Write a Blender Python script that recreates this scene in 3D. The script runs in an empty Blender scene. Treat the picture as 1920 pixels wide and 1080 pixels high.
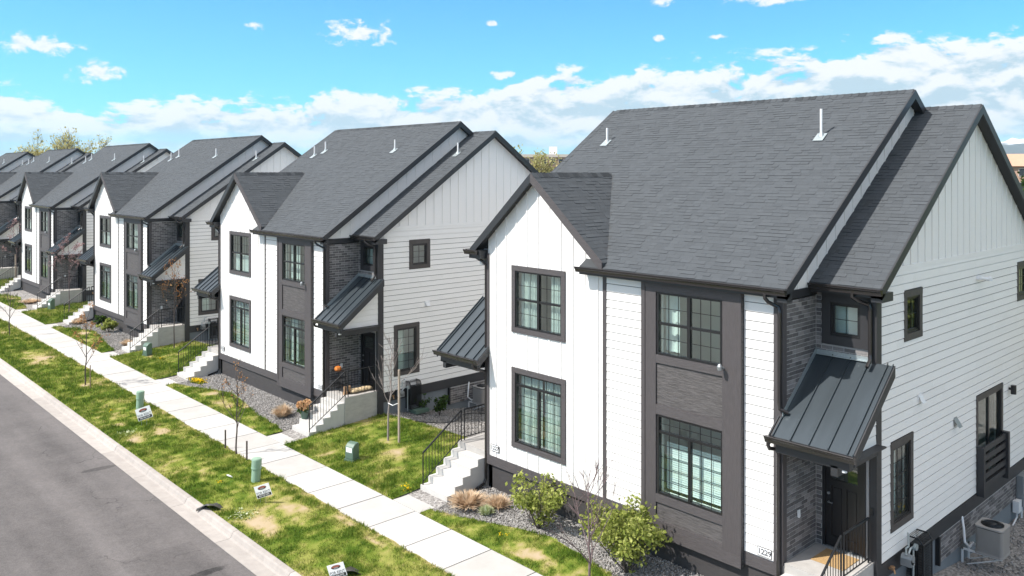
import bpy, math, random
import numpy as np
from mathutils import Vector, Matrix
random.seed(7)
rng = np.random.default_rng(11)
R = math.radians
sc = bpy.context.scene
col = sc.collection

# ------------------------------------------------------------------ camera
cd = bpy.data.cameras.new('camera')
cam = bpy.data.objects.new('camera', cd)
col.objects.link(cam)
CAM = Vector((-15.69, -7.394, 8.094))
cam.location = CAM
cam.rotation_euler = (R(90), 0, R(47.1 - 90))
cd.sensor_width = 36
cd.lens = 29.13
cd.shift_y = -0.1136
cd.clip_start = 0.1
cd.clip_end = 40000
sc.camera = cam

# ------------------------------------------------------------------ sun, exposure
SUN_EL, SUN_TRAVEL = 50.0, -27.0          # elevation; direction of travel in the ground plane from +X
d = Vector((math.cos(R(SUN_TRAVEL)) * math.cos(R(SUN_EL)), math.sin(R(SUN_TRAVEL)) * math.cos(R(SUN_EL)), -math.sin(R(SUN_EL))))
sl = bpy.data.lights.new('sun', 'SUN')
sl.energy = 2.4
sl.angle = R(0.5)
sl.color = (1.0, 0.955, 0.90)
so = bpy.data.objects.new('sun', sl)
so.rotation_euler = d.to_track_quat('-Z', 'Y').to_euler()
so.location = (-60, 40, 80)
col.objects.link(so)
sc.view_settings.view_transform = 'Standard'
sc.view_settings.look = 'None'
sc.view_settings.exposure = 1.55
sc.view_settings.gamma = 1
sc.view_settings.use_curve_mapping = False
sc.cycles.use_denoising = True
sc.cycles.max_bounces = 8
sc.cycles.transparent_max_bounces = 12
sc.cycles.caustics_reflective = False
sc.cycles.caustics_refractive = False

# ------------------------------------------------------------------ world: Nishita sky with clouds
class NT:
    """small helper to write node trees"""
    def __init__(s, tree):
        s.t = tree
    def n(s, typ, **kw):
        nd = s.t.nodes.new(typ)
        for k, v in kw.items():
            if k.startswith('i_'):
                nd.inputs[k[2:].replace('_', ' ')].default_value = v
            else:
                setattr(nd, k, v)
        return nd
    def put(s, sock, v):
        if isinstance(v, (int, float)):
            sock.default_value = v
        elif isinstance(v, (tuple, list)):
            sock.default_value = v
        else:
            s.t.links.new(v, sock)
    def m(s, op, a, b=None, c=None, clamp=False):
        nd = s.t.nodes.new('ShaderNodeMath')
        nd.operation = op
        nd.use_clamp = clamp
        s.put(nd.inputs[0], a)
        if b is not None: s.put(nd.inputs[1], b)
        if c is not None: s.put(nd.inputs[2], c)
        return nd.outputs[0]
    def mix(s, f, a, b, blend='MIX'):
        nd = s.t.nodes.new('ShaderNodeMix')
        nd.data_type = 'RGBA'
        nd.blend_type = blend
        s.put(nd.inputs[0], f)
        s.put(nd.inputs[6], a)
        s.put(nd.inputs[7], b)
        return nd.outputs[2]
    def step(s, v, lo, hi):
        nd = s.t.nodes.new('ShaderNodeMapRange')
        nd.interpolation_type = 'SMOOTHSTEP'
        s.put(nd.inputs[0], v); s.put(nd.inputs[1], lo); s.put(nd.inputs[2], hi)
        return nd.outputs[0]
    def noise(s, vec, scale, detail=4, rough=0.5, dist=0.0):
        nd = s.n('ShaderNodeTexNoise')
        if vec is not None: s.t.links.new(vec, nd.inputs['Vector'])
        nd.inputs['Scale'].default_value = scale
        nd.inputs['Detail'].default_value = detail
        nd.inputs['Roughness'].default_value = rough
        nd.inputs['Distortion'].default_value = dist
        return nd.outputs['Fac']
    def comb(s, x, y, z):
        nd = s.t.nodes.new('ShaderNodeCombineXYZ')
        s.put(nd.inputs[0], x); s.put(nd.inputs[1], y); s.put(nd.inputs[2], z)
        return nd.outputs[0]
    def ramp(s, f, stops):
        nd = s.t.nodes.new('ShaderNodeValToRGB')
        el = nd.color_ramp.elements
        while len(el) < len(stops): el.new(0.5)
        for e, (p, c) in zip(el, stops):
            e.position = p; e.color = (*c, 1)
        s.put(nd.inputs[0], f)
        return nd.outputs[0]

SKY_STRENGTH = 0.13
def make_world():
    w = bpy.data.worlds.new('World')
    sc.world = w
    w.use_nodes = True
    t = w.node_tree
    t.nodes.clear()
    N = NT(t)
    out = N.n('ShaderNodeOutputWorld')
    bg = N.n('ShaderNodeBackground')
    t.links.new(bg.outputs[0], out.inputs[0])
    bg.inputs[1].default_value = SKY_STRENGTH
    sky = N.n('ShaderNodeTexSky')
    sky.sky_type = 'NISHITA'
    sky.sun_disc = False
    sky.sun_elevation = R(SUN_EL)
    # the sun stands opposite to its direction of travel; Nishita rotation is measured clockwise from +Y
    az = math.atan2(-d.x, -d.y)
    sky.sun_rotation = az
    sky.altitude = 1600
    sky.air_density = 1.0
    sky.dust_density = 0.3
    sky.ozone_density = 1.5
    tc = N.n('ShaderNodeTexCoord')
    sep = N.n('ShaderNodeSeparateXYZ')
    t.links.new(tc.outputs['Generated'], sep.inputs[0])
    X, Y, Z = sep.outputs
    azd = N.m('MULTIPLY', N.m('ARCTAN2', Y, X), 180 / math.pi)          # degrees
    eld = N.m('MULTIPLY', N.m('ARCSINE', Z), 180 / math.pi)
    # clear sky gets a little more cyan, as in the photograph
    base = N.mix(1.0, sky.outputs[0], (0.102, 0.435, 0.585, 1), 'MULTIPLY')
    pale = N.step(eld, 26, 0)
    base = N.mix(N.m('MULTIPLY', pale, 0.22), base, (1.6, 2.3, 2.45, 1))
    # cloud bank along the horizon: coordinates in degrees, azimuth wrapped on a circle so that nothing tears
    uv = N.comb(N.m('MULTIPLY', X, 14.0), N.m('MULTIPLY', Y, 14.0), N.m('MULTIPLY', eld, 0.55))
    uvs = N.comb(N.m('MULTIPLY', X, 14.0), N.m('MULTIPLY', Y, 14.0), N.m('MULTIPLY', N.m('ADD', eld, 0.75), 0.55))
    n1 = N.noise(uv, 0.95, 8, 0.58, 0.35)
    n1s = N.noise(uvs, 0.95, 8, 0.58, 0.35)
    big = N.noise(N.comb(X, Y, 0.0), 9.0, 2, 0.5)
    top = N.m('ADD', 6.3, N.m('MULTIPLY', N.m('COSINE', N.m('MULTIPLY', N.m('SUBTRACT', azd, 10.0), 2.6 * math.pi / 180)), 2.0))
    top = N.m('ADD', top, N.m('MULTIPLY', N.m('SUBTRACT', big, 0.5), 2.5))
    hgt = N.m('SUBTRACT', top, eld)                                     # >0 below the bank's top
    dens = N.m('ADD', N.m('MULTIPLY', hgt, 0.34), N.m('MULTIPLY', N.m('SUBTRACT', n1, 0.5), 3.0))
    f1 = N.noise(uv, 3.6, 6, 0.6, 0.2)
    f1s = N.noise(uvs, 3.6, 6, 0.6, 0.2)
    dens = N.m('ADD', dens, N.m('MULTIPLY', N.m('SUBTRACT', f1, 0.5), 1.1))
    cover = N.step(dens, -0.02, 0.30)
    # thinner and hazier towards the horizon
    thin = N.step(eld, 0.4, 3.6)
    breaks = N.step(N.noise(N.comb(N.m('MULTIPLY', X, 5.0), N.m('MULTIPLY', Y, 5.0), N.m('MULTIPLY', eld, 0.8)), 1.6, 5, 0.55), 0.36, 0.6)
    low = N.m('MULTIPLY', breaks, 0.75)
    cover = N.m('MULTIPLY', cover, N.m('ADD', N.m('MULTIPLY', thin, N.m('SUBTRACT', 1.0, low)), low))
    relief = N.m('MULTIPLY', N.m('SUBTRACT', n1, n1s), 7.0)
    relief = N.m('ADD', relief, N.m('MULTIPLY', N.m('SUBTRACT', f1, f1s), 1.6))
    lit = N.m('ADD', N.m('ADD', 0.50, relief), N.m('MULTIPLY', N.step(hgt, 3.2, 0.2), 0.50), clamp=True)
    K = 1.0 / SKY_STRENGTH
    ccol = N.ramp(lit, [(0.0, (0.20 * K, 0.255 * K, 0.285 * K)), (0.5, (0.285 * K, 0.315 * K, 0.33 * K)), (1.0, (0.365 * K, 0.366 * K, 0.362 * K))])
    c = N.mix(N.m('MULTIPLY', cover, 0.96), base, ccol)
    # single small clouds standing in the blue above the bank: azimuth, elevation, half width, half height (degrees)
    def px(x, y):
        return 47.1 - math.degrees(math.atan((x - 960) / 1553.6)), math.degrees(math.atan((322 - y) / math.hypot(1553.6, x - 960)))
    small = [(676, 62, 2.5, 0.95), (186, 134, 1.9, 0.8), (66, 85, 2.4, 0.7), (478, 48, 0.75, 0.32), (926, 44, .5, .22), (1238, 72, 0.45, 0.3),
             (1440, -4, 3.0, 0.5), (1240, 2, 0.9, 0.35), (1345, 68, .8, .2), (945, 140, 1.0, .35)]
    nn = N.noise(N.comb(N.m('MULTIPLY', X, 40.0), N.m('MULTIPLY', Y, 40.0), N.m('MULTIPLY', eld, 1.1)), 1.6, 6, 0.6, 0.3)
    nn2 = N.noise(N.comb(N.m('MULTIPLY', X, 40.0), N.m('MULTIPLY', Y, 40.0), N.m('MULTIPLY', N.m('ADD', eld, .25), 1.1)), 1.6, 6, 0.6, 0.3)
    tot = None
    for (x, y, hw, hh) in small:
        a0, e0 = px(x, y)
        ddx = N.m('DIVIDE', N.m('SUBTRACT', azd, a0), hw)
        ddy = N.m('DIVIDE', N.m('SUBTRACT', eld, e0), hh)
        r2 = N.m('ADD', N.m('MULTIPLY', ddx, ddx), N.m('MULTIPLY', ddy, ddy))
        v = N.m('SUBTRACT', 1.0, N.m('SQRT', r2))
        tot = v if tot is None else N.m('MAXIMUM', tot, v)
    v = N.m('ADD', tot, N.m('MULTIPLY', N.m('SUBTRACT', nn, 0.52), 3.0))
    keep = N.step(tot, -0.55, 0.1)
    cs = N.m('MULTIPLY', N.step(v, 0.0, 0.7), keep)
    lit2 = N.m('ADD', 0.75, N.m('MULTIPLY', N.m('SUBTRACT', nn, nn2), 3.0), clamp=True)
    ccol2 = N.ramp(lit2, [(0.0, (0.25 * K, 0.29 * K, 0.315 * K)), (1.0, (0.365 * K, 0.366 * K, 0.362 * K))])
    c = N.mix(N.m('MULTIPLY', cs, 0.95), c, ccol2)
    # bright warm cloud added overhead, out of frame, to lift and neutralise the shade
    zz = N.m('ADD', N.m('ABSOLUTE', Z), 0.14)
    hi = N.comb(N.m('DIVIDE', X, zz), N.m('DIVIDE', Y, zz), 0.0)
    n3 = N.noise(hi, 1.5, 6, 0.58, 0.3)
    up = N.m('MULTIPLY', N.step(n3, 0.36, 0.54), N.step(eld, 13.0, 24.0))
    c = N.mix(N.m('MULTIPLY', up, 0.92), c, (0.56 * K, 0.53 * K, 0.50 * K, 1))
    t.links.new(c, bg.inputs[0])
make_world()

# ------------------------------------------------------------------ materials
MATS = {}
def mat(name, color, rough=0.7, metal=0.0, var=0.0, nscale=8.0, bump=0.0, bscale=40.0, tone=None, stretch=None, spec=0.5, sheen=None):
    """plain procedural material: base colour, noise variation, fine bump; tone = (dark, light) multiplies by a per-face attribute"""
    if name in MATS: return MATS[name]
    m = bpy.data.materials.new(name)
    m.use_nodes = True
    t = m.node_tree
    t.nodes.clear()
    N = NT(t)
    out = N.n('ShaderNodeOutputMaterial')
    b = N.n('ShaderNodeBsdfPrincipled')
    t.links.new(b.outputs[0], out.inputs[0])
    b.inputs['Roughness'].default_value = rough
    b.inputs['Metallic'].default_value = metal
    b.inputs['Specular IOR Level'].default_value = spec
    tc = N.n('ShaderNodeTexCoord')
    vec = tc.outputs['Object']
    if stretch:
        mp = N.n('ShaderNodeMapping')
        t.links.new(vec, mp.inputs[0])
        mp.inputs['Scale'].default_value = stretch
        vec = mp.outputs[0]
    c = (*color, 1)
    if tone:
        at = N.n('ShaderNodeAttribute', attribute_name='tone')
        c = N.mix(at.outputs['Fac'], (*tone[0], 1), (*tone[1], 1))
    if var:
        f = N.noise(vec, nscale, 5, 0.6)
        f2 = N.m('ADD', 1.0, N.m('MULTIPLY', N.m('SUBTRACT', f, 0.5), var * 2))
        k = N.comb(f2, f2, f2)
        c = N.mix(1.0, c, k, 'MULTIPLY')
    N.put(b.inputs['Base Color'], c)
    if bump:
        bp = N.n('ShaderNodeBump')
        bp.inputs['Strength'].default_value = bump
        bp.inputs['Distance'].default_value = 0.02
        t.links.new(N.noise(vec, bscale, 4, 0.6), bp.inputs['Height'])
        t.links.new(bp.outputs[0], b.inputs['Normal'])
    m['b'] = 1
    MATS[name] = m
    return m

WHITE = mat('white_siding_paint', (0.815, 0.795, 0.77), 0.55, var=0.035, nscale=3.0, bump=0.10, bscale=60, stretch=(1, 1, 6))
WHITE_T = mat('white_board_paint', (0.8, 0.8, 0.79), 0.55, var=0.055, nscale=1.7, bump=0.12, bscale=70, stretch=(1, 1, 8), tone=((.795, .775, .748), (.83, .81, .785)))
TRIM = mat('charcoal_wood_trim', (0.070, 0.062, 0.063), 0.6, var=0.45, nscale=9.0, bump=0.5, bscale=14, stretch=(2, 0.8, 6))
TRIMV = mat('charcoal_wood_trim_upright', (0.067, 0.059, 0.060), 0.6, var=0.35, nscale=9.0, bump=0.4, bscale=14, stretch=(6, 6, 0.6))
PANEL = mat('charcoal_wood_panel', (0.080, 0.073, 0.072), 0.65, var=1.25, nscale=6.0, bump=0.8, bscale=10, stretch=(1, 0.7, 9))
UMBER = mat('dark_umber_paint', (0.058, 0.050, 0.047), 0.55, var=0.25, nscale=6, bump=.3, bscale=16)
DARK = mat('charcoal_paint', (0.030, 0.029, 0.031), 0.5, var=0.15, nscale=4)
FASCIA = mat('charcoal_fascia_paint', (0.026, 0.027, 0.030), 0.45, var=0.12, nscale=3)
GUTTER = mat('dark_bronze_metal', (0.05, 0.046, 0.046), 0.24, 0.5, var=0.1, nscale=5)
BLACK = mat('black_frame', (0.012, 0.012, 0.013), 0.35)
RAIL = mat('black_iron', (0.014, 0.015, 0.017), 0.38, 0.3)
DOOR = mat('black_door_paint', (0.012, 0.012, 0.014), 0.3, var=0.1)
SHING = mat('asphalt_shingle', (0.08, 0.085, 0.09), 0.9, var=0.30, nscale=170, bump=0.35, bscale=260, tone=((.035, .039, .043), (.081, .089, .097)), spec=0.2)
ROOFDECK = mat('roof_underlay', (0.05, 0.054, 0.058), 0.9)
CANOPY = mat('charcoal_standing_seam_metal', (0.062, 0.077, 0.088), 0.32, 0.5, var=0.22, nscale=1.6, bump=0.03, bscale=5, stretch=(.6, 4, .6))
GALV = mat('galvanised_flashing', (0.42, 0.47, 0.48), 0.4, 0.6, var=0.35, nscale=25)
BRICK = mat('dark_clay_brick', (0.1, 0.1, 0.1), 0.85, var=0.35, nscale=22, bump=0.6, bscale=60, tone=((.10, .092, .092), (.28, .262, .255)))
MORTAR = mat('grey_mortar', (0.44, 0.42, 0.405), 0.95, var=0.15, nscale=30, bump=0.4, bscale=80)
CONC = mat('pale_concrete', (0.50, 0.485, 0.46), 0.85, var=0.12, nscale=4, bump=0.15, bscale=60)
CONCW = mat('weathered_concrete', (0.40, 0.38, 0.355), 0.9, var=0.3, nscale=3.0, bump=0.25, bscale=30, stretch=(1, 1, 2.5))
FOUND = mat('grey_foundation_paint', (0.17, 0.19, 0.205), 0.8, var=0.15, nscale=3, bump=0.15, bscale=25)
FOUNDF = mat('charcoal_foundation_paint', (0.045, 0.041, 0.041), 0.75, var=0.3, nscale=3, bump=0.25, bscale=20, stretch=(1, 1, 3))
ROOM = mat('interior_plaster', (0.84, 0.86, 0.83), 0.9)
ROOMF = mat('interior_floor', (0.22, 0.17, 0.13), 0.7)
CURT = mat('white_curtain_cloth', (0.72, 0.74, 0.71), 0.9, var=0.1, nscale=5)
BLIND = mat('white_window_blind', (0.86, 0.9, 0.9), 0.8)
PVC = mat('white_pvc', (0.75, 0.75, 0.75), 0.4)
GREEN = mat('pale_green_plastic', (0.25, 0.37, 0.275), 0.5, var=0.1, nscale=6)
GREENB = mat('utility_green_paint', (0.095, 0.15, 0.115), 0.45, var=0.15, nscale=5)
STEEL = mat('grey_steel', (0.30, 0.32, 0.33), 0.4, 0.5, var=0.1)
ACM = mat('taupe_condenser_paint', (0.33, 0.31, 0.29), 0.5, var=0.1, nscale=5)
BRASS = mat('brass_fitting', (0.55, 0.33, 0.18), 0.35, 0.8)
WOODST = mat('wooden_stake', (0.27, 0.19, 0.13), 0.85, var=0.3, nscale=12, stretch=(1, 1, .2))
BARK = mat('grey_brown_bark', (0.085, 0.066, 0.058), 0.9, var=0.4, nscale=14, bump=.5, bscale=25)
BARKP = mat('plum_brown_bark', (0.15, 0.105, 0.105), 0.85, var=0.35, nscale=14)
MATT = mat('coir_fibre', (0.42, 0.27, 0.12), 0.95, var=0.35, nscale=40, bump=.6, bscale=90)
SIGNW = mat('white_sign_board', (0.78, 0.78, 0.78), 0.5)
SIGNK = mat('black_sign_ink', (0.02, 0.02, 0.022), 0.6)
SIGNR = mat('rust_red_sign_ink', (0.30, 0.09, 0.06), 0.6)
SNOWLESS = None

def leafmat(name, tone, trans=0.35):
    m = bpy.data.materials.new(name)
    m.use_nodes = True
    t = m.node_tree
    t.nodes.clear()
    N = NT(t)
    out = N.n('ShaderNodeOutputMaterial')
    at = N.n('ShaderNodeAttribute', attribute_name='tone')
    c = N.ramp(at.outputs['Fac'], tone)
    df = N.n('ShaderNodeBsdfDiffuse'); tr = N.n('ShaderNodeBsdfTranslucent')
    mx = N.n('ShaderNodeMixShader')
    mx.inputs[0].default_value = trans
    N.put(df.inputs[0], c); N.put(tr.inputs[0], c)
    t.links.new(df.outputs[0], mx.inputs[1]); t.links.new(tr.outputs[0], mx.inputs[2])
    t.links.new(mx.outputs[0], out.inputs[0])
    return m
GRASS_STOPS = [(0.0, (.085, .15, .020)), (0.30, (.205, .255, .046)), (0.55, (.335, .33, .095)), (0.8, (.43, .35, .18)), (1.0, (.52, .41, .29))]
GRASS = leafmat('lawn_grass', GRASS_STOPS, 0.25)
LEAFG = leafmat('shrub_leaf', [(0, (.12, .16, .03)), (.5, (.33, .37, .09)), (1, (.55, .57, .20))], 0.45)
LEAFD = leafmat('dark_shrub_leaf', [(0, (.02, .045, .012)), (1, (.09, .14, .035))], 0.3)
LEAFY = leafmat('spring_leaf', [(0, (.34, .31, .12)), (1, (.60, .56, .28))], 0.5)
STRAW = leafmat('dry_straw', [(0, (.46, .32, .20)), (.6, (.70, .55, .39)), (1, (.80, .68, .52))], 0.35)
BUDO = leafmat('orange_bud', [(0, (.40, .16, .06)), (1, (.55, .33, .14))], 0.3)
BUDP = leafmat('plum_blossom', [(0, (.30, .17, .17)), (1, (.48, .34, .33))], 0.3)
YELLOW = leafmat('yellow_petal', [(0, (.65, .40, .01)), (1, (.85, .62, .03))], 0.2)
PALEP = leafmat('pale_leaf', [(0, (.30, .36, .12)), (1, (.65, .68, .50))], 0.2)

def glass_mat():
    m = bpy.data.materials.new('window_glass')
    m.use_nodes = True
    t = m.node_tree
    t.nodes.clear()
    N = NT(t)
    out = N.n('ShaderNodeOutputMaterial')
    tr = N.n('ShaderNodeBsdfTransparent'); tr.inputs[0].default_value = (.80, .92, .89, 1)
    gl = N.n('ShaderNodeBsdfGlossy'); gl.inputs['Roughness'].default_value = 0.0
    gl.inputs[0].default_value = (.95, 1, .98, 1)
    ge = N.n('ShaderNodeNewGeometry'); dt = N.n('ShaderNodeVectorMath'); dt.operation = 'DOT_PRODUCT'
    t.links.new(ge.outputs['Incoming'], dt.inputs[0]); t.links.new(ge.outputs['Normal'], dt.inputs[1])
    sch = N.m('POWER', N.m('SUBTRACT', 1.0, N.m('ABSOLUTE', dt.outputs['Value'])), 5.0)
    tc = N.n('ShaderNodeTexCoord')
    bp = N.n('ShaderNodeBump'); bp.inputs['Strength'].default_value = .04; bp.inputs['Distance'].default_value = .05
    t.links.new(N.noise(tc.outputs['Object'], 1.6, 2), bp.inputs['Height'])
    t.links.new(bp.outputs[0], gl.inputs['Normal'])
    f = N.m('MULTIPLY_ADD', sch, 0.84, 0.15, clamp=True)
    mx = N.n('ShaderNodeMixShader')
    t.links.new(f, mx.inputs[0])
    t.links.new(tr.outputs[0], mx.inputs[1]); t.links.new(gl.outputs[0], mx.inputs[2])
    t.links.new(mx.outputs[0], out.inputs[0])
    return m
GLASS = glass_mat()

# ------------------------------------------------------------------ mesh helpers
class MB:
    def __init__(s):
        s.v = []; s.f = []; s.t = []; s.tone = 0.5
    def add(s, vs, fs):
        o = len(s.v)
        s.v += [tuple(p) for p in vs]
        for f in fs:
            s.f.append([i + o for i in f]); s.t.append(s.tone)
        return s
    def box(s, x0, x1, y0, y1, z0, z1):
        vs = [(x, y, z) for x in (x0, x1) for y in (y0, y1) for z in (z0, z1)]
        return s.add(vs, [(0, 1, 3, 2), (4, 6, 7, 5), (0, 4, 5, 1), (2, 3, 7, 6), (0, 2, 6, 4), (1, 5, 7, 3)])
    def obox(s, c, a, b, n):
        """box centred on c with half vectors a, b, n"""
        c, a, b, n = Vector(c), Vector(a), Vector(b), Vector(n)
        vs = [c + i * a + j * b + k * n for i in (-1, 1) for j in (-1, 1) for k in (-1, 1)]
        return s.add(vs, [(0, 1, 3, 2), (4, 6, 7, 5), (0, 4, 5, 1), (2, 3, 7, 6), (0, 2, 6, 4), (1, 5, 7, 3)])
    def quad(s, *p):
        return s.add(p, [tuple(range(len(p)))])
    def prism(s, pts, ext):
        """closed prism of a planar polygon along ext"""
        n = len(pts); e = Vector(ext)
        p = [Vector(q) for q in pts]
        vs = p + [q + e for q in p]
        fs = [tuple(range(n))[::-1], tuple(range(n, 2 * n))] + [(i, (i + 1) % n, n + (i + 1) % n, n + i) for i in range(n)]
        return s.add(vs, fs)
    def tube(s, path, r, n=8, r2=None, cap=True):
        path = [Vector(p) for p in path]
        k = len(path)
        rs = [r + ((r2 if r2 is not None else r) - r) * i / max(1, k - 1) for i in range(k)]
        vs = []
        up = None
        for i, p in enumerate(path):
            tdir = (path[min(i + 1, k - 1)] - path[max(i - 1, 0)])
            if tdir.length < 1e-9: tdir = Vector((0, 0, 1))
            tdir.normalize()
            if up is None:
                up = tdir.orthogonal().normalized()
            up = (up - tdir * up.dot(tdir))
            if up.length < 1e-6: up = tdir.orthogonal()
            up.normalize()
            w = tdir.cross(up)
            for j in range(n):
                a = 2 * math.pi * j / n
                vs.append(p + (up * math.cos(a) + w * math.sin(a)) * rs[i])
        fs = [(i * n + j, i * n + (j + 1) % n, (i + 1) * n + (j + 1) % n, (i + 1) * n + j) for i in range(k - 1) for j in range(n)]
        if cap: fs += [tuple(range(n))[::-1], tuple(range((k - 1) * n, k * n))]
        return s.add(vs, fs)
    def lathe(s, prof, c=(0, 0, 0), n=16):
        cx, cy, cz = c
        vs = [(cx + r * math.cos(2 * math.pi * j / n), cy + r * math.sin(2 * math.pi * j / n), cz + z) for r, z in prof for j in range(n)]
        k = len(prof)
        fs = [(i * n + j, i * n + (j + 1) % n, (i + 1) * n + (j + 1) % n, (i + 1) * n + j) for i in range(k - 1) for j in range(n)]
        fs += [tuple(range(n))[::-1], tuple(range((k - 1) * n, k * n))]
        return s.add(vs, fs)
    def mesh(s, name, m, smooth=False):
        me = bpy.data.meshes.new(name)
        me.from_pydata(s.v, [], s.f)
        a = me.attributes.new('tone', 'FLOAT', 'FACE')
        a.data.foreach_set('value', s.t)
        me.materials.append(m)
        if smooth:
            me.polygons.foreach_set('use_smooth', [True] * len(me.polygons))
        return me
    def build(s, name, m, parent=None, kind=None, loc=None, smooth=False, **props):
        return link(name, s.mesh(name, m, smooth), parent, kind, loc, **props)

def link(name, me, parent=None, kind=None, loc=None, **props):
    o = bpy.data.objects.new(name, me)
    col.objects.link(o)
    if parent: o.parent = parent
    if loc is not None: o.location = loc
    if kind: o['kind'] = kind
    for k, v in props.items():
        o[k] = v
    return o
def thing(name, label, cat, loc=(0, 0, 0), rz=0.0, group=None):
    o = bpy.data.objects.new(name, None)
    o.empty_display_size = 0.2
    col.objects.link(o)
    o.location = loc; o.rotation_euler = (0, 0, rz)
    o['label'] = label; o['category'] = cat
    if group: o['group'] = group
    return o
def tag(o, label, cat, group=None):
    o['label'] = label; o['category'] = cat
    if group: o['group'] = group
    return o
KIDS = None
def copy_tree(o, parent=None):
    c = o.copy()
    col.objects.link(c)
    if parent: c.parent = parent
    for ch in KIDS.get(o.name, ()):
        copy_tree(ch, c)
    return c
def index_kids():
    global KIDS
    KIDS = {}
    for o in col.objects:
        if o.parent: KIDS.setdefault(o.parent.name, []).append(o)
def np_mesh(name, V, F, m, tone=None, dom='FACE', smooth=False):
    """V (n,3), F (m,k) numpy arrays"""
    me = bpy.data.meshes.new(name)
    k = F.shape[1]
    me.vertices.add(len(V)); me.loops.add(F.size); me.polygons.add(len(F))
    me.vertices.foreach_set('co', np.ascontiguousarray(V, np.float32).ravel())
    me.loops.foreach_set('vertex_index', np.ascontiguousarray(F, np.int32).ravel())
    me.polygons.foreach_set('loop_start', np.arange(0, F.size, k, dtype=np.int32))
    me.polygons.foreach_set('loop_total', np.full(len(F), k, np.int32))
    if smooth: me.polygons.foreach_set('use_smooth', np.ones(len(F), bool))
    if tone is not None:
        a = me.attributes.new('tone', 'FLOAT', dom)
        a.data.foreach_set('value', np.ascontiguousarray(tone, np.float32))
    me.update(calc_edges=True)
    me.materials.append(m)
    return me
def hash2(ix, iy, s):
    h = (ix.astype(np.int64) * 374761393 + iy.astype(np.int64) * 668265263 + s * 1442695041) & 0xffffffff
    h = ((h ^ (h >> 13)) * 1274126177) & 0xffffffff
    return ((h ^ (h >> 16)) & 0xffff) / 65535.0
def vnoise(x, y, s=0):
    ix, iy = np.floor(x), np.floor(y)
    fx, fy = x - ix, y - iy
    fx = fx * fx * (3 - 2 * fx); fy = fy * fy * (3 - 2 * fy)
    a = hash2(ix, iy, s); b = hash2(ix + 1, iy, s); c = hash2(ix, iy + 1, s); e = hash2(ix + 1, iy + 1, s)
    return (a * (1 - fx) + b * fx) * (1 - fy) + (c * (1 - fx) + e * fx) * fy
def fbm(x, y, s=0, o=4):
    v = 0; a = 0.5
    for i in range(o):
        v = v + a * vnoise(x, y, s + i * 17); x = x * 2.03; y = y * 2.03; a *= 0.5
    return v / (1 - 0.5 ** o)
def rects(u0, u1, z0, z1, holes):
    """cut a rectangle around holes (u0,u1,z0,z1) into rectangles"""
    us = sorted({u0, u1, *[min(max(h[i], u0), u1) for h in holes for i in (0, 1)]})
    out = []
    for a, b in zip(us, us[1:]):
        if b - a < 1e-6: continue
        zz = sorted([(max(h[2], z0), min(h[3], z1)) for h in holes if h[0] < (a + b) / 2 < h[1] and h[3] > z0 and h[2] < z1])
        z = z0
        for (c, e) in zz:
            if c > z + 1e-6: out.append((a, b, z, c))
            z = max(z, e)
        if z1 > z + 1e-6: out.append((a, b, z, z1))
    return out
# mapping of wall coordinates (u along the wall, w outwards, z up) into house space
def FRONT(x0): return lambda u, w, z: (x0 - w, u, z)
def SIDE(y0): return lambda u, w, z: (u, y0 - w, z)
def wbox(mb, P, u0, u1, w0, w1, z0, z1):
    vs = [P(u, w, z) for u in (u0, u1) for w in (w0, w1) for z in (z0, z1)]
    mb.add(vs, [(0, 1, 3, 2), (4, 6, 7, 5), (0, 4, 5, 1), (2, 3, 7, 6), (0, 2, 6, 4), (1, 5, 7, 3)])
    return mb
def text_mesh(s, size, m, name='lettering', depth=0.004):
    cu = bpy.data.curves.new(name, 'FONT')
    cu.body = s; cu.size = size; cu.extrude = depth; cu.align_x = 'CENTER'; cu.align_y = 'CENTER'
    cu.resolution_u = 2
    o = bpy.data.objects.new('tmp', cu)
    col.objects.link(o)
    bpy.context.view_layer.update()
    dg = bpy.context.evaluated_depsgraph_get()
    me = bpy.data.meshes.new_from_object(o.evaluated_get(dg))
    bpy.data.objects.remove(o)
    me.name = name
    me.materials.clear(); me.materials.append(m)
    return me

# ------------------------------------------------------------------ the duplex house (x: street -> back, y: along the street, z up; z=0 at the foot of the siding)
L, YR, YL, XC, XB = 12.08, 1.30, 10.49, 1.40, 12.6
EX, EZ, RX, RZ = -0.25, 5.72, 6.20, 10.17         # main roof eave and ridge
MS = (RZ - EZ) / (RX - EX)
LX, LZ, LRX = 1.10, 5.73, 6.95                     # lower end roofs
LS = 0.688
LRZ = LZ + LS * (LRX - LX)
GY, GZ, GS, GX = 8.50, 8.04, 0.868, -0.23          # cross gable: ridge y, z, slope, front
def main_z(x): return EZ + MS * (x - EX) if x <= RX else RZ - MS * (x - RX)
def low_z(x): return LZ + LS * (x - LX) if x <= LRX else LRZ - LS * (x - LRX)
def gab_z(y): return GZ - GS * abs(y - GY)

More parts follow.
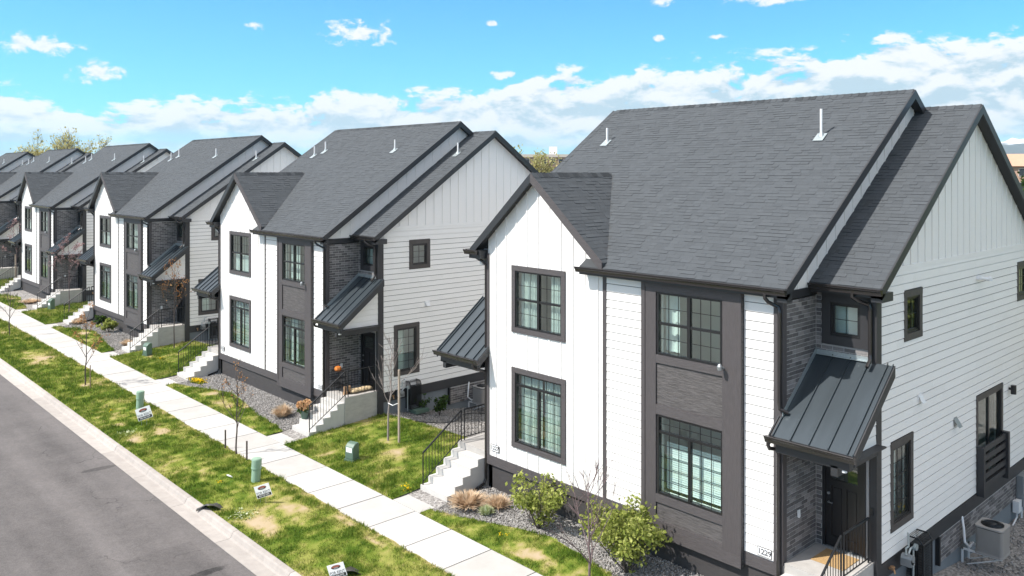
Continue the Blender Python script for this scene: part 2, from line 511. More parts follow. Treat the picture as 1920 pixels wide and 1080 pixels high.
def shingle_tabs(o, ud, sd, ulen, slen, inside, e=0.125, seed=1):
    """list of (variant, position) covering a slope; variants are small wedge meshes"""
    rnd = random.Random(seed)
    o, ud, sd = Vector(o), Vector(ud).normalized(), Vector(sd).normalized()
    tabs = []
    rows = int(slen / e)
    for r in range(rows):
        u = 0.0
        nn_ = ud.cross(sd).normalized()
        if nn_.z < 0: nn_ = -nn_
        while u < ulen - .02:
            wi = rnd.choice((0, 0, 1, 1, 2, 3))
            w = (0.17, 0.23, 0.29, 0.36)[wi]
            k = rnd.randrange(5)
            lift = 0.0
            if u + w > ulen:
                wi = 0; w = .17; lift = .004
                u = ulen - w
            uc, s0 = u + w / 2, r * e
            if inside(uc, s0 + e / 2): tabs.append((wi * 5 + k, o + ud * uc + sd * s0 + nn_ * lift))
            u += w
    return tabs
def tab_variant(vi, ud, sd, e=0.125):
    wi, k = divmod(vi, 5)
    w = (0.17, 0.23, 0.29, 0.36)[wi] * 0.985
    h = (0.003, 0.004, 0.012, 0.006, 0.009)[k]
    ud, sd = Vector(ud).normalized(), Vector(sd).normalized()
    n = ud.cross(sd).normalized()
    if n.z < 0: n = -n
    a, b = -ud * w / 2, ud * w / 2
    ee = e * 1.02
    vs = [a + n * h, b + n * h, b + sd * ee + n * 0.002, a + sd * ee + n * 0.002, a, b]
    return vs, [(0, 1, 2, 3), (4, 5, 1, 0), (4, 0, 3), (1, 5, 2)], (0.70, 0.76, 0.80, 0.84, 0.90)[(k * 3 + wi) % 5]
def join_tabs(tabs, ud, sd):
    mb = MB()
    V = {i: tab_variant(i, ud, sd) for i in range(20)}
    for vi, p in tabs:
        vs, fs, t = V[vi]
        mb.tone = t
        mb.add([p + q for q in vs], fs)
    return mb

def window(parent, P, u0, u1, z0, z1, style, tw=0.14, casing=True, cm=None, name='window', gt=0.012):
    """window with outer casing rectangle; frames, panes and grids are sub-parts. w measured outwards from the sheathing face"""
    c = MB()
    if casing:
        for (a, b, e, f) in ((u0, u1, z1 - tw, z1), (u0, u1, z0, z0 + tw), (u0, u0 + tw, z0 + tw, z1 - tw), (u1 - tw, u1, z0 + tw, z1 - tw)):
            wbox(c, P, a, b, -0.02, 0.035 if f - e > b - a else 0.038, e, f)
        a, b, e, f = u0 + tw, u1 - tw, z0 + tw, z1 - tw
    else:
        a, b, e, f = u0, u1, z0, z1
        wbox(c, P, a - .01, b + .01, -0.06, -0.03, e - .03, e)
    w_ = c.build(name, (cm or TRIM) if casing else BLACK, parent)
    fr = MB(); g = MB(); panes = []
    FW = 0.045
    def ring(a, b, e, f, w0, w1, t):
        for (p, q, r, s) in ((a, b, f - t, f), (a, b, e, e + t), (a, a + t, e + t, f - t), (b - t, b, e + t, f - t)):
            wbox(fr, P, p, q, w0, w1, r, s)
        return a + t, b - t, e + t, f - t
    def grid(a, b, e, f, nc, nr):
        for i in range(1, nc):
            u = a + (b - a) * i / nc
            wbox(g, P, u - gt / 2, u + gt / 2, -0.036, -0.022, e, f)
        for i in range(1, nr):
            z = e + (f - e) * i / nr
            wbox(g, P, a, b, -0.035, -0.023, z - gt / 2, z + gt / 2)
    def pane(a, b, e, f):
        m = MB(); m.quad(P(a, -0.03, e), P(b, -0.03, e), P(b, -0.03, f), P(a, -0.03, f))
        panes.append(m)
    a, b, e, f = ring(a, b, e, f, -0.10, 0.012, FW)
    if style[0] == 'hung':                       # two double-hung units side by side
        _, nc, nr, lower = style
        mid = (a + b) / 2
        wbox(fr, P, mid - .04, mid + .04, -0.09, 0.008, e, f)
        for (p, q) in ((a, mid - .04), (mid + .04, b)):
            zm = (e + f) / 2
            wbox(fr, P, p, q, -0.07, 0.0, zm - .03, zm + .03)
            pane(p, q, zm + .03, f); pane(p, q, e, zm - .03)
            grid(p, q, zm + .03, f, nc, nr)
            if lower: grid(p, q, e, zm - .03, nc, nr)
    elif style[0] == 'transom':                  # strip over two tall sashes
        _, nc, nr, tr, frac = style
        mid = (a + b) / 2
        zt = f - (f - e) * frac
        wbox(fr, P, a, b, -0.07, 0.004, zt - .03, zt + .03)
        wbox(fr, P, mid - .035, mid + .035, -0.09, 0.0, e, zt - .03)
        pane(a, b, zt + .03, f); grid(a, b, zt + .03, f, nc * 2, tr)
        for (p, q) in ((a, mid - .035), (mid + .035, b)):
            pane(p, q, e, zt - .03); grid(p, q, e, zt - .03, nc, nr)
    elif style[0] == 'single':
        _, nc, nr = style
        a, b, e, f = ring(a, b, e, f, -0.06, -0.005, 0.03)
        pane(a, b, e, f); grid(a, b, e, f, nc, nr)
    elif style[0] == 'slider':
        mid = (a + b) / 2
        wbox(fr, P, mid - .04, mid + .04, -0.07, 0.0, e, f)
        pane(a, mid - .04, e, f); pane(mid + .04, b, e, f)
    fr.build('frame', BLACK, w_)
    for p in panes: p.build('pane', GLASS, w_)
    if g.v: g.build('muntin_grid', BLACK, w_)
    return w_

def curtain(parent, P, u0, u1, z0, z1, w, folds, amp=0.04, m=None, name='curtain'):
    n = max(8, folds * 6)
    mb = MB()
    vs = []; fs = []
    for i in range(n + 1):
        u = u0 + (u1 - u0) * i / n
        dw = amp * math.sin(2 * math.pi * folds * i / n) + amp * .4 * math.sin(5.1 * i)
        vs += [P(u, w + dw, z0), P(u, w + dw * .8, z1)]
    for i in range(n): fs.append((2 * i, 2 * i + 2, 2 * i + 3, 2 * i + 1))
    mb.add(vs, fs)
    return mb.build(name, m or CURT, parent, smooth=True)

def gutter(parent, p0, p1, out, name='gutter', drop=0.0):
    """K-style gutter from p0 to p1 (back top edge); out: horizontal unit vector away from the roof"""
    p0, p1, out = Vector(p0), Vector(p1), Vector(out)
    prof = [(0, 0.0), (0.125, 0.005), (0.12, -.035), (0.10, -.055), (0.085, -.09), (0.08, -.125), (0, -.125)]
    ext = p1 - p0
    mb = MB()
    mb.prism([p0 + out * a + Vector((0, 0, b)) for a, b in prof], ext)
    n = ext.normalized()
    lip = p0 + out * 0.125 + Vector((0, 0, .005))
    mb.tube([lip, lip + ext], 0.011, 6)
    return mb.build(name, GUTTER, parent)
def downspout(parent, path, r=0.04, name='downspout', m=None):
    return MB().tube(path, r, 8).build(name, m or GUTTER, parent)

def siding_rows(z0, z1, e):
    z = z0
    while z < z1 - 0.02:
        yield z, min(z + e, z1)
        z += e

BOARD_CACHE = {}
def board(P, u0, u1, z0, z1, rnd, mb=None):
    mb = mb or MB()
    mb.tone = rnd.random()
    j = rnd.uniform(-.0015, .0015)
    vs = [P(u, w, z) for u in (u0, u1) for (w, z) in ((0.002, z0 + .023), (0.027 + j, z0 + .020), (0.019, z1), (0.002, z1))]
    mb.add(vs, [(0, 1, 2, 3), (7, 6, 5, 4), (1, 5, 6, 2), (0, 4, 5, 1), (3, 2, 6, 7)])
    return mb

def brick_courses(u0, u1, z0, z1, holes, rnd, bl=0.235, bh=0.072, j=0.016):
    out = []
    r = 0
    z = z0
    while z + bh <= z1 + 1e-6:
        u = u0 - (bl / 2 if r % 2 else 0) + j
        while u < u1 - j:
            a, b = max(u, u0 + 0.003), min(u + bl, u1 - 0.003)
            if b - a > 0.03:
                segs = [(a, b)]
                for h in holes:
                    if h[3] > z and h[2] < z + bh:
                        ns = []
                        for (p, q) in segs:
                            if q <= h[0] or p >= h[1]: ns.append((p, q))
                            else:
                                if h[0] - p > .025: ns.append((p, h[0]))
                                if q - h[1] > .025: ns.append((h[1], q))
                        segs = ns
                for (p, q) in segs: out.append((p, q, z, z + bh))
            u += bl + j
        z += bh + j; r += 1
    return out

def build_house(lod, label, number, number_far, style, vents):
    rnd = random.Random(5)
    H = thing('duplex_house', label, 'house', group='matching duplex houses along the street')
    F0, S0 = FRONT(0.0), SIDE(0.0)
    bay = lambda: None
    # window rectangles -------------------------------------------------
    w1 = (7.44, 9.48, 3.65, 5.50); w2 = (7.43, 9.48, 0.47, 2.68)
    b1 = (2.68, 4.42, 3.86, 5.30); b2 = (2.66, 4.41, 0.63, 2.46)
    s1 = (2.76, 3.75, 4.40, 5.50); s2 = (2.06, 3.24, 0.46, 2.36)
    s3 = (7.20, 9.25, -0.02, 2.40); s4 = (10.47, 11.5, 4.46, 5.54)
    rw = (0.12, 1.15, 4.40, 5.50); dr = (0.20, 1.14, 0.05, 2.12)
    ins = lambda r, t: (r[0] + t, r[1] - t, r[2] + t, r[3] - t)
    # foundation ----------------------------------------------------------
    MB().box(0.03, 0.25, YR, YL, -2.0, -0.27).box(0.03, 1.4, YL - .15, YL, -2, -.27).build('foundation_wall', FOUNDF, H)
    MB().box(1.42, XB - .02, 0.03, 0.25, -2.2, -0.40).box(XB - .25, XB - .02, 0.25, L - .25, -2.2, -.4).box(1.42, XB - .02, L - .25, L - .03, -2.2, -.4)\
        .box(.25, 1.42, YR + .02, YR + .2, -2, -.27).build('foundation_wall', FOUND, H)
    # sheathing with openings -----------------------------------------------
    fw = MB()
    for (a, b, c, e) in rects(YR, YL, -0.27, 5.62, [ins(w1, .14), ins(w2, .14), b1, b2]):
        wbox(fw, F0, a, b, -0.14, 0.0, c, e)
    zt = lambda y: gab_z(y) - 0.16
    fw.prism([(0, 6.1, 5.62), (0, YL, 5.62), (0, YL, zt(YL)), (0, GY, zt(GY)), (0, 6.1, zt(6.1))], (0.14, 0, 0))
    fw.build('front_wall', WHITE, H)
    sw = MB()
    for (a, b, c, e) in rects(XC, XB, -0.06, 5.60, [ins(s1, .14), ins(s2, .14), ins(s3, .12), ins(s4, .14)]):
        wbox(sw, S0, a, b, -0.14, 0.0, c, e)
    wt = lambda x: low_z(x) - 0.17
    sw.prism([(XC, 0, 5.60), (XB, 0, 5.60), (XB, 0, wt(XB)), (LRX, 0, wt(LRX)), (XC, 0, wt(XC))], (0, 0.14, 0))
    side = sw.build('side_wall', WHITE, H)
    ow = MB()
    ow.prism([(XC, L - .14, -.4), (XB, L - .14, -.4), (XB, L - .14, wt(XB)), (LRX, L - .14, wt(LRX)), (XC, L - .14, wt(XC))], (0, .14, 0))
    ow.box(XB - .14, XB, .14, L - .14, -.4, 5.6)
    ow.build('rear_wall', WHITE, H)
    mt = lambda x: main_z(x) - 0.17
    ug = [MB().prism([(0.0, y, 5.4), (12.4, y, 5.4), (12.4, y, mt(12.4)), (RX, y, mt(RX)), (0.0, y, mt(0.0))], (0, .12, 0)).build('upper_gable_wall', WHITE, H) for y in (YR, 10.75)]
    upper = ug[0]
    # recess walls (mortar backing, bricks added below)
    rc = MB()
    for (a, b, c, e) in rects(0.0, YR, 0.0, 5.62, [ins(rw, .14), dr]):
        rc.box(XC, XC + .14, a, b, c, e)
    rc.box(0.12, XC, YR, YR + .12, 0.0, 5.45)
    brickwall = rc.build('brick_wall', MORTAR, H)
    MB().box(XC, XC + .14, YL, L - .14, 0.0, 5.62).box(.12, XC, YL - .12, YL, 0, 5.5).build('brick_wall', BRICK, H)
    panel = MB().box(4.72, XB, -.005, 0.04, -1.06, -0.41).build('brick_panel', MORTAR, H)
    MB().box(4.655, 4.72, -.07, .04, -1.06, -.40).build('panel_end_trim', BLACK, H)
    # bricks -------------------------------------------------------------------
    bl = []
    PR, PF, PB = SIDE(YR), FRONT(XC), SIDE(-0.005)
    for q in brick_courses(0.12, XC - .012, 0.06, 5.42, [], rnd): bl.append((PR, q, brickwall))
    for q in brick_courses(0.16, YR - .012, 0.06, 5.60, [rw, (dr[0] - .02, dr[1] + .02, 0, dr[3] + .1)], rnd): bl.append((PF, q, brickwall))
    for q in brick_courses(4.73, XB - .02, -1.05, -0.415, [], rnd): bl.append((PB, q, panel))
    camr = Vector((CAM.x, CAM.y, CAM.z))
    bl.sort(key=lambda t: (Vector(t[0]((t[1][0] + t[1][1]) / 2, 0, t[1][2])) - camr).length)
    near = 300 if lod == 0 else 0
    rest = {brickwall.name: (brickwall, MB()), panel.name: (panel, MB())}
    for i, (P, q, par) in enumerate(bl):
        mb = MB() if i < near else rest[par.name][1]
        mb.tone = rnd.choice((0, .05, .1, .2, .3, .4, .55, .8, 1)) * rnd.uniform(.7, 1)
        pr = rnd.uniform(.005, .010)
        wbox(mb, P, q[0], q[1], 0.0, pr, q[2], q[3])
        if i < near: mb.build('brick', BRICK, par)
    for par, mb in rest.values():
        if mb.v: mb.build('bricks', BRICK, par, kind='stuff')
    # lap siding and board and batten -----------------------------------------------
    joined = {}
    GROOVE_SHADE = mat('groove_shade_grey', (.22, .215, .21), .9)  # grey backing seen through the siding grooves, standing in for shade between boards
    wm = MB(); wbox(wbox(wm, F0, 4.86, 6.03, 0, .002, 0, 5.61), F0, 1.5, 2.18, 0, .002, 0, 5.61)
    wm.build('groove_shade_sheet', GROOVE_SHADE, H)
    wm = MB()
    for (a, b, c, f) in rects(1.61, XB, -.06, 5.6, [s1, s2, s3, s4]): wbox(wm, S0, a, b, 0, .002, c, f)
    wm.build('groove_shade_sheet', GROOVE_SHADE, H)
    def siding(par, P, u0, u1, z0, z1, holes, e=0.197, joint=None, clip=None):
        for (c, f) in siding_rows(z0, z1, e):
            cuts = []
            if joint:
                u = u0 + rnd.uniform(.5, joint)
                while u < u1 - .5: cuts.append(u); u += joint
            spans = []
            pts = [u0, *cuts, u1]
            for a, b in zip(pts, pts[1:]):
                for r in rects(a + .001, b - .001, c, f, holes):
                    if r[1] - r[0] < .02: continue
                    lo, hi = r[0], r[1]
                    if clip: lo, hi = max(lo, clip(r[3])[0]), min(hi, clip(r[3])[1])
                    if hi - lo > .05: spans.append((lo, hi, r[2], r[3]))
            for (a, b, c2, f2) in spans:
                if lod < 2: board(P, a, b, c2, f2, rnd).build('siding_board', WHITE_T, par)
                else: board(P, a, b, c2, f2, rnd, joined.setdefault(par.name, (par, MB()))[1])
    front = [o for o in H.children if o.name.startswith('front_wall')][0]
    siding(front, F0, 4.86, 6.03, -0.0, 5.61, [])
    siding(front, F0, 1.50, 2.18, -0.0, 5.61, [])
    siding(side, S0, 1.61, XB, -0.06, 5.95, [s1, s2, s3, s4], joint=3.66, clip=lambda z: (LX + (z + .22 - LZ) / LS, 2 * LRX - LX - (z + .22 - LZ) / LS))
    def batten(par, P, u, z0, z1, w=0.045):
        if z1 - z0 < .1: return
        if lod < 2:
            mb = MB(); mb.tone = rnd.random()
            wbox(mb, P, u - w / 2, u + w / 2, 0, .02, z0, z1).build('batten', WHITE_T, par)
        else:
            j = joined.setdefault(par.name, (par, MB()))[1]
            wbox(j, P, u - w / 2, u + w / 2, 0, .02, z0, z1)
    u = 6.33
    while u < YL - .1:
        segs = [(0.0, zt(u) - .0)]
        for h in (w1, w2):
            ns = []
            for (a, b) in segs:
                if h[0] < u < h[1] and h[2] < b and h[3] > a:
                    ns += [(a, h[2]), (h[3], b)]
                else: ns.append((a, b))
            segs = ns
        for (a, b) in segs: batten(front, F0, u, a, b)
        u += 0.425
    MB().box(-.018, 0, 10.40, 10.412, 0, 6.0).build('batten', WHITE_T, front)
    u = 1.95
    while u < XB - .3:
        batten(side, S0, u, 6.06, wt(u) - .02)
        u += 0.405
    wbox(MB(), S0, 1.6, XB, 0, .026, 5.952, 6.055).build('frieze_board', WHITE_T, side)
    wbox(MB(), S0, 5.3, 8.6, 0, .006, 8.62, 8.632).build('panel_joint_flashing', PVC, side)
    u = 0.6
    PU = SIDE(YR)
    while u < 12:
        a = max(5.4, low_z(u) if u > LX else 5.45)
        batten(upper, PU, u, a, mt(u))
        u += 0.43
    for par, mb in joined.values():
        mb.build('siding_boards', WHITE_T, par, kind='stuff')
    # trims ----------------------------------------------------------------------
    wbox(wbox(MB(), F0, 4.87, YL + .03, 0, .03, -.27, -.01), F0, YR, 2.2, 0, .03, -.27, -.01).build('base_trim', TRIM, H)
    wbox(MB(), S0, 1.6, XB, 0, .03, -.40, -.065).build('base_trim', DARK, H)
    wbox(MB(), F0, 6.03, 6.15, 0, .03, -.009, 5.62).build('trim_board', TRIMV, H)
    MB().box(-.035, 0.0, YR - .02, 1.49, -.009, 5.6).box(0.0, .12, YR - .02, YR, .0, 5.6).build('corner_trim', TRIMV, H)
    MB().box(-.035, 0.0, YL - .07, YL + .03, -.009, 5.75).box(0, .12, YL, YL + .03, -.26, 5.75).build('corner_trim', TRIMV, H)
    MB().box(XC - .035, XC, -.035, .12, -1.0, 5.62).box(XC, 1.6, -.035, 0, -1.0, 5.62).build('corner_trim', DARK, H)
    # bay ------------------------------------------------------------------------
    bm = MB()
    PBAY = FRONT(-0.10)
    for (a, b, c, e) in rects(2.20, 4.86, -.36, 5.60, [b1, b2]):
        wbox(bm, PBAY, a, b, -.10, 0.0, c, e)
    by = bm.build('front_bay', PANEL, H)
    def bt(a, b, c, e, m=TRIM, w=.035, name='trim_board'): wbox(MB(), PBAY, a, b, 0.0, w, c, e).build(name, m, by)
    bt(2.20, 2.655, -.10, 5.40, TRIMV); bt(4.44, 4.74, -.10, 5.40, TRIMV); bt(4.752, 4.86, -.36, 5.60, TRIMV, .045)
    bt(2.20, 4.75, 5.402, 5.60, TRIM, .04)
    bt(2.657, 4.438, 5.31, 5.40); bt(2.657, 4.438, 3.66, 3.85); bt(2.657, 4.438, 2.47, 2.70); bt(2.657, 4.438, .43, .62)
    bt(2.20, 4.75, -.36, -.102, TRIM, .038); bt(2.657, 4.438, -.10, .02)
    window(by, FRONT(-.10), *b1, ('hung', 3, 2, True), casing=False)
    window(by, FRONT(-.10), *b2, ('transom', 3, 5, 2, 0.2), casing=False)
    # spotlight under the upper bay window
    sp = MB().tube([(-.13, 2.62, 3.84), (-.26, 2.62, 3.86)], .03, 8)
    sp.lathe([(.0, -.06), (.05, -.05), (.06, .03), (.03, .08), (.0, .09)], (-.27, 2.63, 3.87), 12)
    sp.build('security_camera', STEEL, H)
    # windows -----------------------------------------------------------------
    window(H, F0, *w1, ('hung', 3, 2, style['w1low']))
    window(H, F0, *w2, ('transom', 3, 6, 1, 0.155))
    window(H, S0, *s1, ('single', 2, 2) if style['s1'] else ('single', 2, 3), tw=.15, cm=UMBER)
    window(H, S0, *s2, ('single', 3, 5), tw=.14, cm=UMBER)
    window(H, S0, *s3, ('slider',), tw=.13, cm=UMBER)
    window(H, S0, *s4, ('single', 2, 3), tw=.14, cm=UMBER)
    window(H, FRONT(XC), *rw, ('single', 2, 2), tw=.19, cm=DARK)  # shade of the recess put into a darker casing colour
    # juliet balcony
    j = wbox(MB(), S0, 7.352, 9.118, .0, .06, -.12, -.02).build('juliet_balcony', DARK, H)
    for u in (7.22, 9.12): wbox(MB(), S0, u, u + .13, .0, .20, -.12, 1.12).build('post', DARK, j)
    for k in range(5):
        wbox(MB(), S0, 7.36, 9.11, .10, .14, .02 + k * .23, .16 + k * .23).build('slat', DARK, j)
    # interiors --------------------------------------------------------------------
    it = MB()
    def room(x0, x1, y0, y1, z0, z1, open_):
        fs = {'x0': ((x0, y0, z0), (x0, y1, z0), (x0, y1, z1), (x0, y0, z1)), 'x1': ((x1, y0, z0), (x1, y1, z0), (x1, y1, z1), (x1, y0, z1)),
              'y0': ((x0, y0, z0), (x1, y0, z0), (x1, y0, z1), (x0, y0, z1)), 'y1': ((x0, y1, z0), (x1, y1, z0), (x1, y1, z1), (x0, y1, z1)),
              't': ((x0, y0, z1), (x1, y0, z1), (x1, y1, z1), (x0, y1, z1)), 'b': ((x0, y0, z0), (x1, y0, z0), (x1, y1, z0), (x0, y1, z0))}
        for k, q in fs.items():
            if k not in open_: it.quad(*q)
    for z0, z1 in ((.05, 2.80), (3.0, 5.5)):
        room(.15, 2.5, 1.7, 5.4, z0, z1, ('x0',)); room(.15, 2.5, 6.3, 10.3, z0, z1, ('x0',))
        room(1.7, 5.6, .15, 1.25, z0, z1, ('y0',)); room(6.4, 12.3, .15, 3.6 if z0 < 1 else 2.2, z0, z1, ('y0',))
    room(1.55, 1.69, .16, 1.25, 3.9, 5.5, ('x0',))
    it.build('interior_room', ROOM, H)
    for (a, b, c, e, fo) in style['curtains']:
        curtain(H, FRONT(0), a, b, c, e, -.20, fo)
    for (a, b, c, e) in style['blinds']:
        bl_ = MB(); z = c
        while z < e:
            wbox(bl_, FRONT(0), a, b, -.20, -.195, z, z + .042); z += .05
        bl_.build('window_blind', BLIND, H)
    for (a, b, c, e, fo) in style['side_curtains']:
        curtain(H, SIDE(0), a, b, c, e, -.30, fo)
    # door ------------------------------------------------------------------------
    PD = FRONT(XC)
    def door(y0, y1, P):
        dm = MB()
        wbox(wbox(wbox(dm, P, y0, y0 + .07, -.1, .03, .05, 2.12), P, y1 - .07, y1, -.1, .03, .05, 2.12), P, y0, y1, -.1, .032, 2.05, 2.14)
        D = dm.build('entry_door', DOOR, H)
        a, b = y0 + .07, y1 - .07
        lm = MB(); wbox(lm, P, a, b, -.075, -.04, .07, 2.05)
        w3 = (b - a)
        for (p, q, c, e) in ((a, a + .12, .07, 2.05), (b - .12, b, .07, 2.05), (a + .12, b - .12, .07, .30), (a + .12, b - .12, 1.38, 1.52), (a + .12, b - .12, 1.93, 2.05), (a + w3 / 2 - .05, a + w3 / 2 + .05, .30, 1.38)):
            wbox(lm, P, p, q, -.04, -.015, c, e)
        lm.build('door_leaf', DOOR, D)
        for k in (0, 1):
            p = a + .15 + k * (w3 / 2 - .08)
            wbox(MB(), P, p, p + w3 / 2 - .22, -.04, -.028, .34, 1.34).build('door_panel', DOOR, D)
        m = MB(); m.quad(P(a + .12, -.03, 1.52), P(b - .12, -.03, 1.52), P(b - .12, -.03, 1.93), P(a + .12, -.03, 1.93)); m.build('door_lite', GLASS, D)
        hm = MB(); c = P(b - .06, -.015, 1.02); hm.tube([c, P(b - .06, .04, 1.02), P(b - .17, .05, 1.02)], .013, 8); hm.tube([P(b - .06, -.015, 1.2), P(b - .06, .015, 1.2)], .028, 12)
        hm.build('door_handle', STEEL, D)
        wbox(MB(), P, y0 + .02, y1 - .02, -.06, .05, .052, .075).build('threshold', STEEL, D)
    door(dr[0], dr[1], PD)
    door(10.8, 11.74, FRONT(XC))
    # entry canopies -----------------------------------------------------------------
    CX0, CZ0, CX1, CZ1 = -0.40, 2.76, XC - .01, 4.155
    cs = (CZ1 - CZ0) / (CX1 - CX0)
    cz = lambda x: CZ0 + cs * (x - CX0)
    def canopy(y0, y1, seams, wall_y, sgn):
        base = MB()
        base.prism([(CX0, y0, CZ0 - .01), (CX1, y0, CZ1 - .01), (CX1, y0, CZ1 - .12), (CX0, y0, CZ0 - .12)], (0, y1 - y0, 0))
        c = base.build('entry_canopy', DARK, H)
        for a, b in zip(seams, seams[1:]):
            mb = MB(); mb.prism([(CX0 - .03, a + .006, CZ0 - .022), (CX1, a + .006, CZ1), (CX1, a + .006, CZ1 - .008), (CX0 - .03, a + .006, CZ0 - .03)], (0, b - a - .012, 0))
            mb.build('metal_panel', CANOPY, c)
        for a in seams:
            mb = MB(); mb.prism([(CX0 - .03, a - .010, cz(CX0 - .03)), (CX1, a - .010, CZ1), (CX1, a - .010, CZ1 + .045), (CX0 - .03, a - .010, cz(CX0 - .03) + .045)], (0, .02, 0))
            mb.build('standing_seam', CANOPY, c)
        # rake boards, gable infill, beams, ceiling
        for ye in (y0 - .03, y1):
            MB().prism([(CX0 - .02, ye, CZ0 + .01), (CX1, ye, CZ1 + .01), (CX1, ye, CZ1 - .22), (CX0 - .02, ye, CZ0 - .22)], (0, .03, 0)).build('rake_board', FASCIA, c)
        yi = wall_y
        MB().prism([(CX0 + .06, yi, CZ0 - .10), (CX1, yi, CZ1 - .10), (CX1, yi, 2.46), (CX0 + .06, yi, 2.46)], (0, .05 * sgn, 0)).build('gable_infill', WHITE, c)
        k = 0
        z = 2.48
        while z < 3.9:
            x0 = CX0 + (z + .22 + .1 - CZ0) / cs
            if XC - x0 > .1:
                P = (lambda u, w, zz: (u, yi - w * sgn, zz))
                board(P, max(x0, CX0 + .08), XC - .04, z, min(z + .197, 4.0), rnd).build('siding_board', WHITE_T, c)
            z += .197
        lo, hi = sorted((yi - .035 * sgn, yi + .10 * sgn))
        MB().box(CX0 + .03, XC, lo, hi, 2.26, 2.46).build('beam', FASCIA, c)
        MB().box(CX0 + .03, CX0 + .16, min(y0, y1) + .1, max(y0, y1) - .1, 2.42, 2.62).build('beam', FASCIA, c)
        MB().box(CX0 + .1, XC, min(y0, y1) + .15, max(y0, y1) - .15, 2.46, 2.49).build('soffit', DARK, c)
        gutter(c, (CX0 - .035, y0 - .06, CZ0 - .01), (CX0 - .035, y1 + .06, CZ0 - .01), (-1, 0, 0))
        return c
    cn = canopy(-.37, 1.36, [-.36, -.25, .13, .52, .91, 1.29], 0.0, 1)
    MB().prism([(-.05, YR - .025, cz(-.05) + .01), (CX1, YR - .025, CZ1 + .01), (CX1, YR - .025, CZ1 + .14), (-.05, YR - .025, cz(-.05) + .14)], (0, .012, 0))\
        .box(CX1 - .06, CX1 + .006, .10, YR - .03, CZ1, CZ1 + .02).box(CX1 - .01, CX1 + .006, .10, YR - .03, CZ1 + .02, CZ1 + .10).build('flashing', GALV, cn)
    canopy(10.45, 12.33, [10.46, 10.66, 11.05, 11.44, 11.83, 12.21, 12.32], L, -1)
    # porch lamp on the canopy's end
    lm = MB().tube([(-.30, -.06, 2.44), (-.30, -.12, 2.44)], .03, 8)
    lm.lathe([(0, 0), (.035, .0), (.05, -.10), (.045, -.11), (0, -.10)], (-.30, -.14, 2.47), 10)
    lm.build('porch_spotlight', PVC, H)
    MB().lathe([(0, 0), (.06, 0), (.06, -.22), (.05, -.23), (0, -.22)], (.55, YR - .09, 2.3), 12).build('wall_lantern', BLACK, H)
    MB().tube([(.62, YR - .02, .85), (.62, YR - .035, .85)], .05, 12).box(.57, .67, YR - .03, YR - .012, .83, .97).build('outlet_cover', PVC, H)
    MB().box(XC - .06, XC - .03, .03, .09, 1.02, 1.16).build('doorbell', BLACK, H)
    # roofs -----------------------------------------------------------------------------
    th = 0.14
    def slope(name, prof, y0, y1):
        """prof: two points (x,z) eave, ridge"""
        (xa, za), (xb, zb) = prof
        mb = MB(); mb.prism([(xa, y0, za), (xb, y0, zb), (xb, y0, zb - th), (xa, y0, za - th)], (0, y1 - y0, 0))
        return mb
    m1 = slope('', ((EX, EZ), (RX, RZ)), 1.10, 6.72)
    m1.prism([(0.16, 6.72, main_z(.16)), (RX, 6.72, RZ), (RX, 6.72, RZ - th), (.16, 6.72, main_z(.16) - th)], (0, 11.03 - 6.72, 0))
    mroof = m1.build('main_roof', ROOFDECK, H)
    slope('', ((2 * RX - EX, EZ), (RX, RZ)), 1.10, 11.03).build('main_roof_rear', ROOFDECK, H)
    lroof = slope('', ((LX, LZ), (LRX, LRZ)), -.23, YR).build('end_roof', ROOFDECK, H)
    slope('', ((2 * LRX - LX, LZ), (LRX, LRZ)), -.23, YR).build('end_roof_rear', ROOFDECK, H)
    froof = slope('', ((LX, LZ), (LRX, LRZ)), 10.8, 12.32).build('end_roof', ROOFDECK, H)
    slope('', ((2 * LRX - LX, LZ), (LRX, LRZ)), 10.8, 12.32).build('end_roof_rear', ROOFDECK, H)
    xv = lambda z: EX + (z - EZ) / MS
    gr = MB()
    yb = 5.98
    gr.prism([(GX, GY, GZ), (xv(GZ) + .12, GY, GZ), (xv(gab_z(yb)) + .12, yb, gab_z(yb)), (GX, yb, gab_z(yb))], (0, 0, -.13))
    yb2 = 11.02
    gr.prism([(GX, GY, GZ), (xv(GZ) + .12, GY, GZ), (xv(gab_z(yb2)) + .12, yb2, gab_z(yb2)), (GX, yb2, gab_z(yb2))], (0, 0, -.13))
    groof = gr.build('cross_gable_roof', ROOFDECK, H)
    # shingles
    ms = Vector((RX - EX, 0, RZ - EZ)); ls = Vector((LRX - LX, 0, LRZ - LZ))
    def in_main(u, s):
        y = 1.10 + u; x = EX + s * ms.normalized().x; z = EZ + s * ms.normalized().z
        if 5.9 < y < 11.1 and z < gab_z(y) + .0: return False
        return y < 11.03
    fields = [('m', mroof, (EX, 1.10, EZ), (0, 1, 0), ms, 9.93, ms.length, in_main),
              ('l', lroof, (LX, -.23, LZ), (0, 1, 0), ls, 1.53, ls.length, lambda u, s: True),
              ('f', froof, (LX, 11.03, LZ), (0, 1, 0), ls, 1.29, ls.length, lambda u, s: True)]
    gs_r = Vector((0, 1, GS)); glen = (GY - yb) * math.hypot(1, GS)
    def in_g(u, s):
        z = gab_z(yb) + s * gs_r.normalized().z
        return GX + u < xv(z) + .05
    fields.append(('g', groof, (GX, yb, gab_z(yb)), (1, 0, 0), gs_r, xv(GZ) - GX, glen, in_g))
    gs_l = Vector((0, -1, GS))
    fields.append(('h', groof, (GX, yb2, gab_z(yb2)), (1, 0, 0), gs_l, xv(GZ) - GX, (yb2 - GY) * math.hypot(1, GS), in_g))
    allt = []
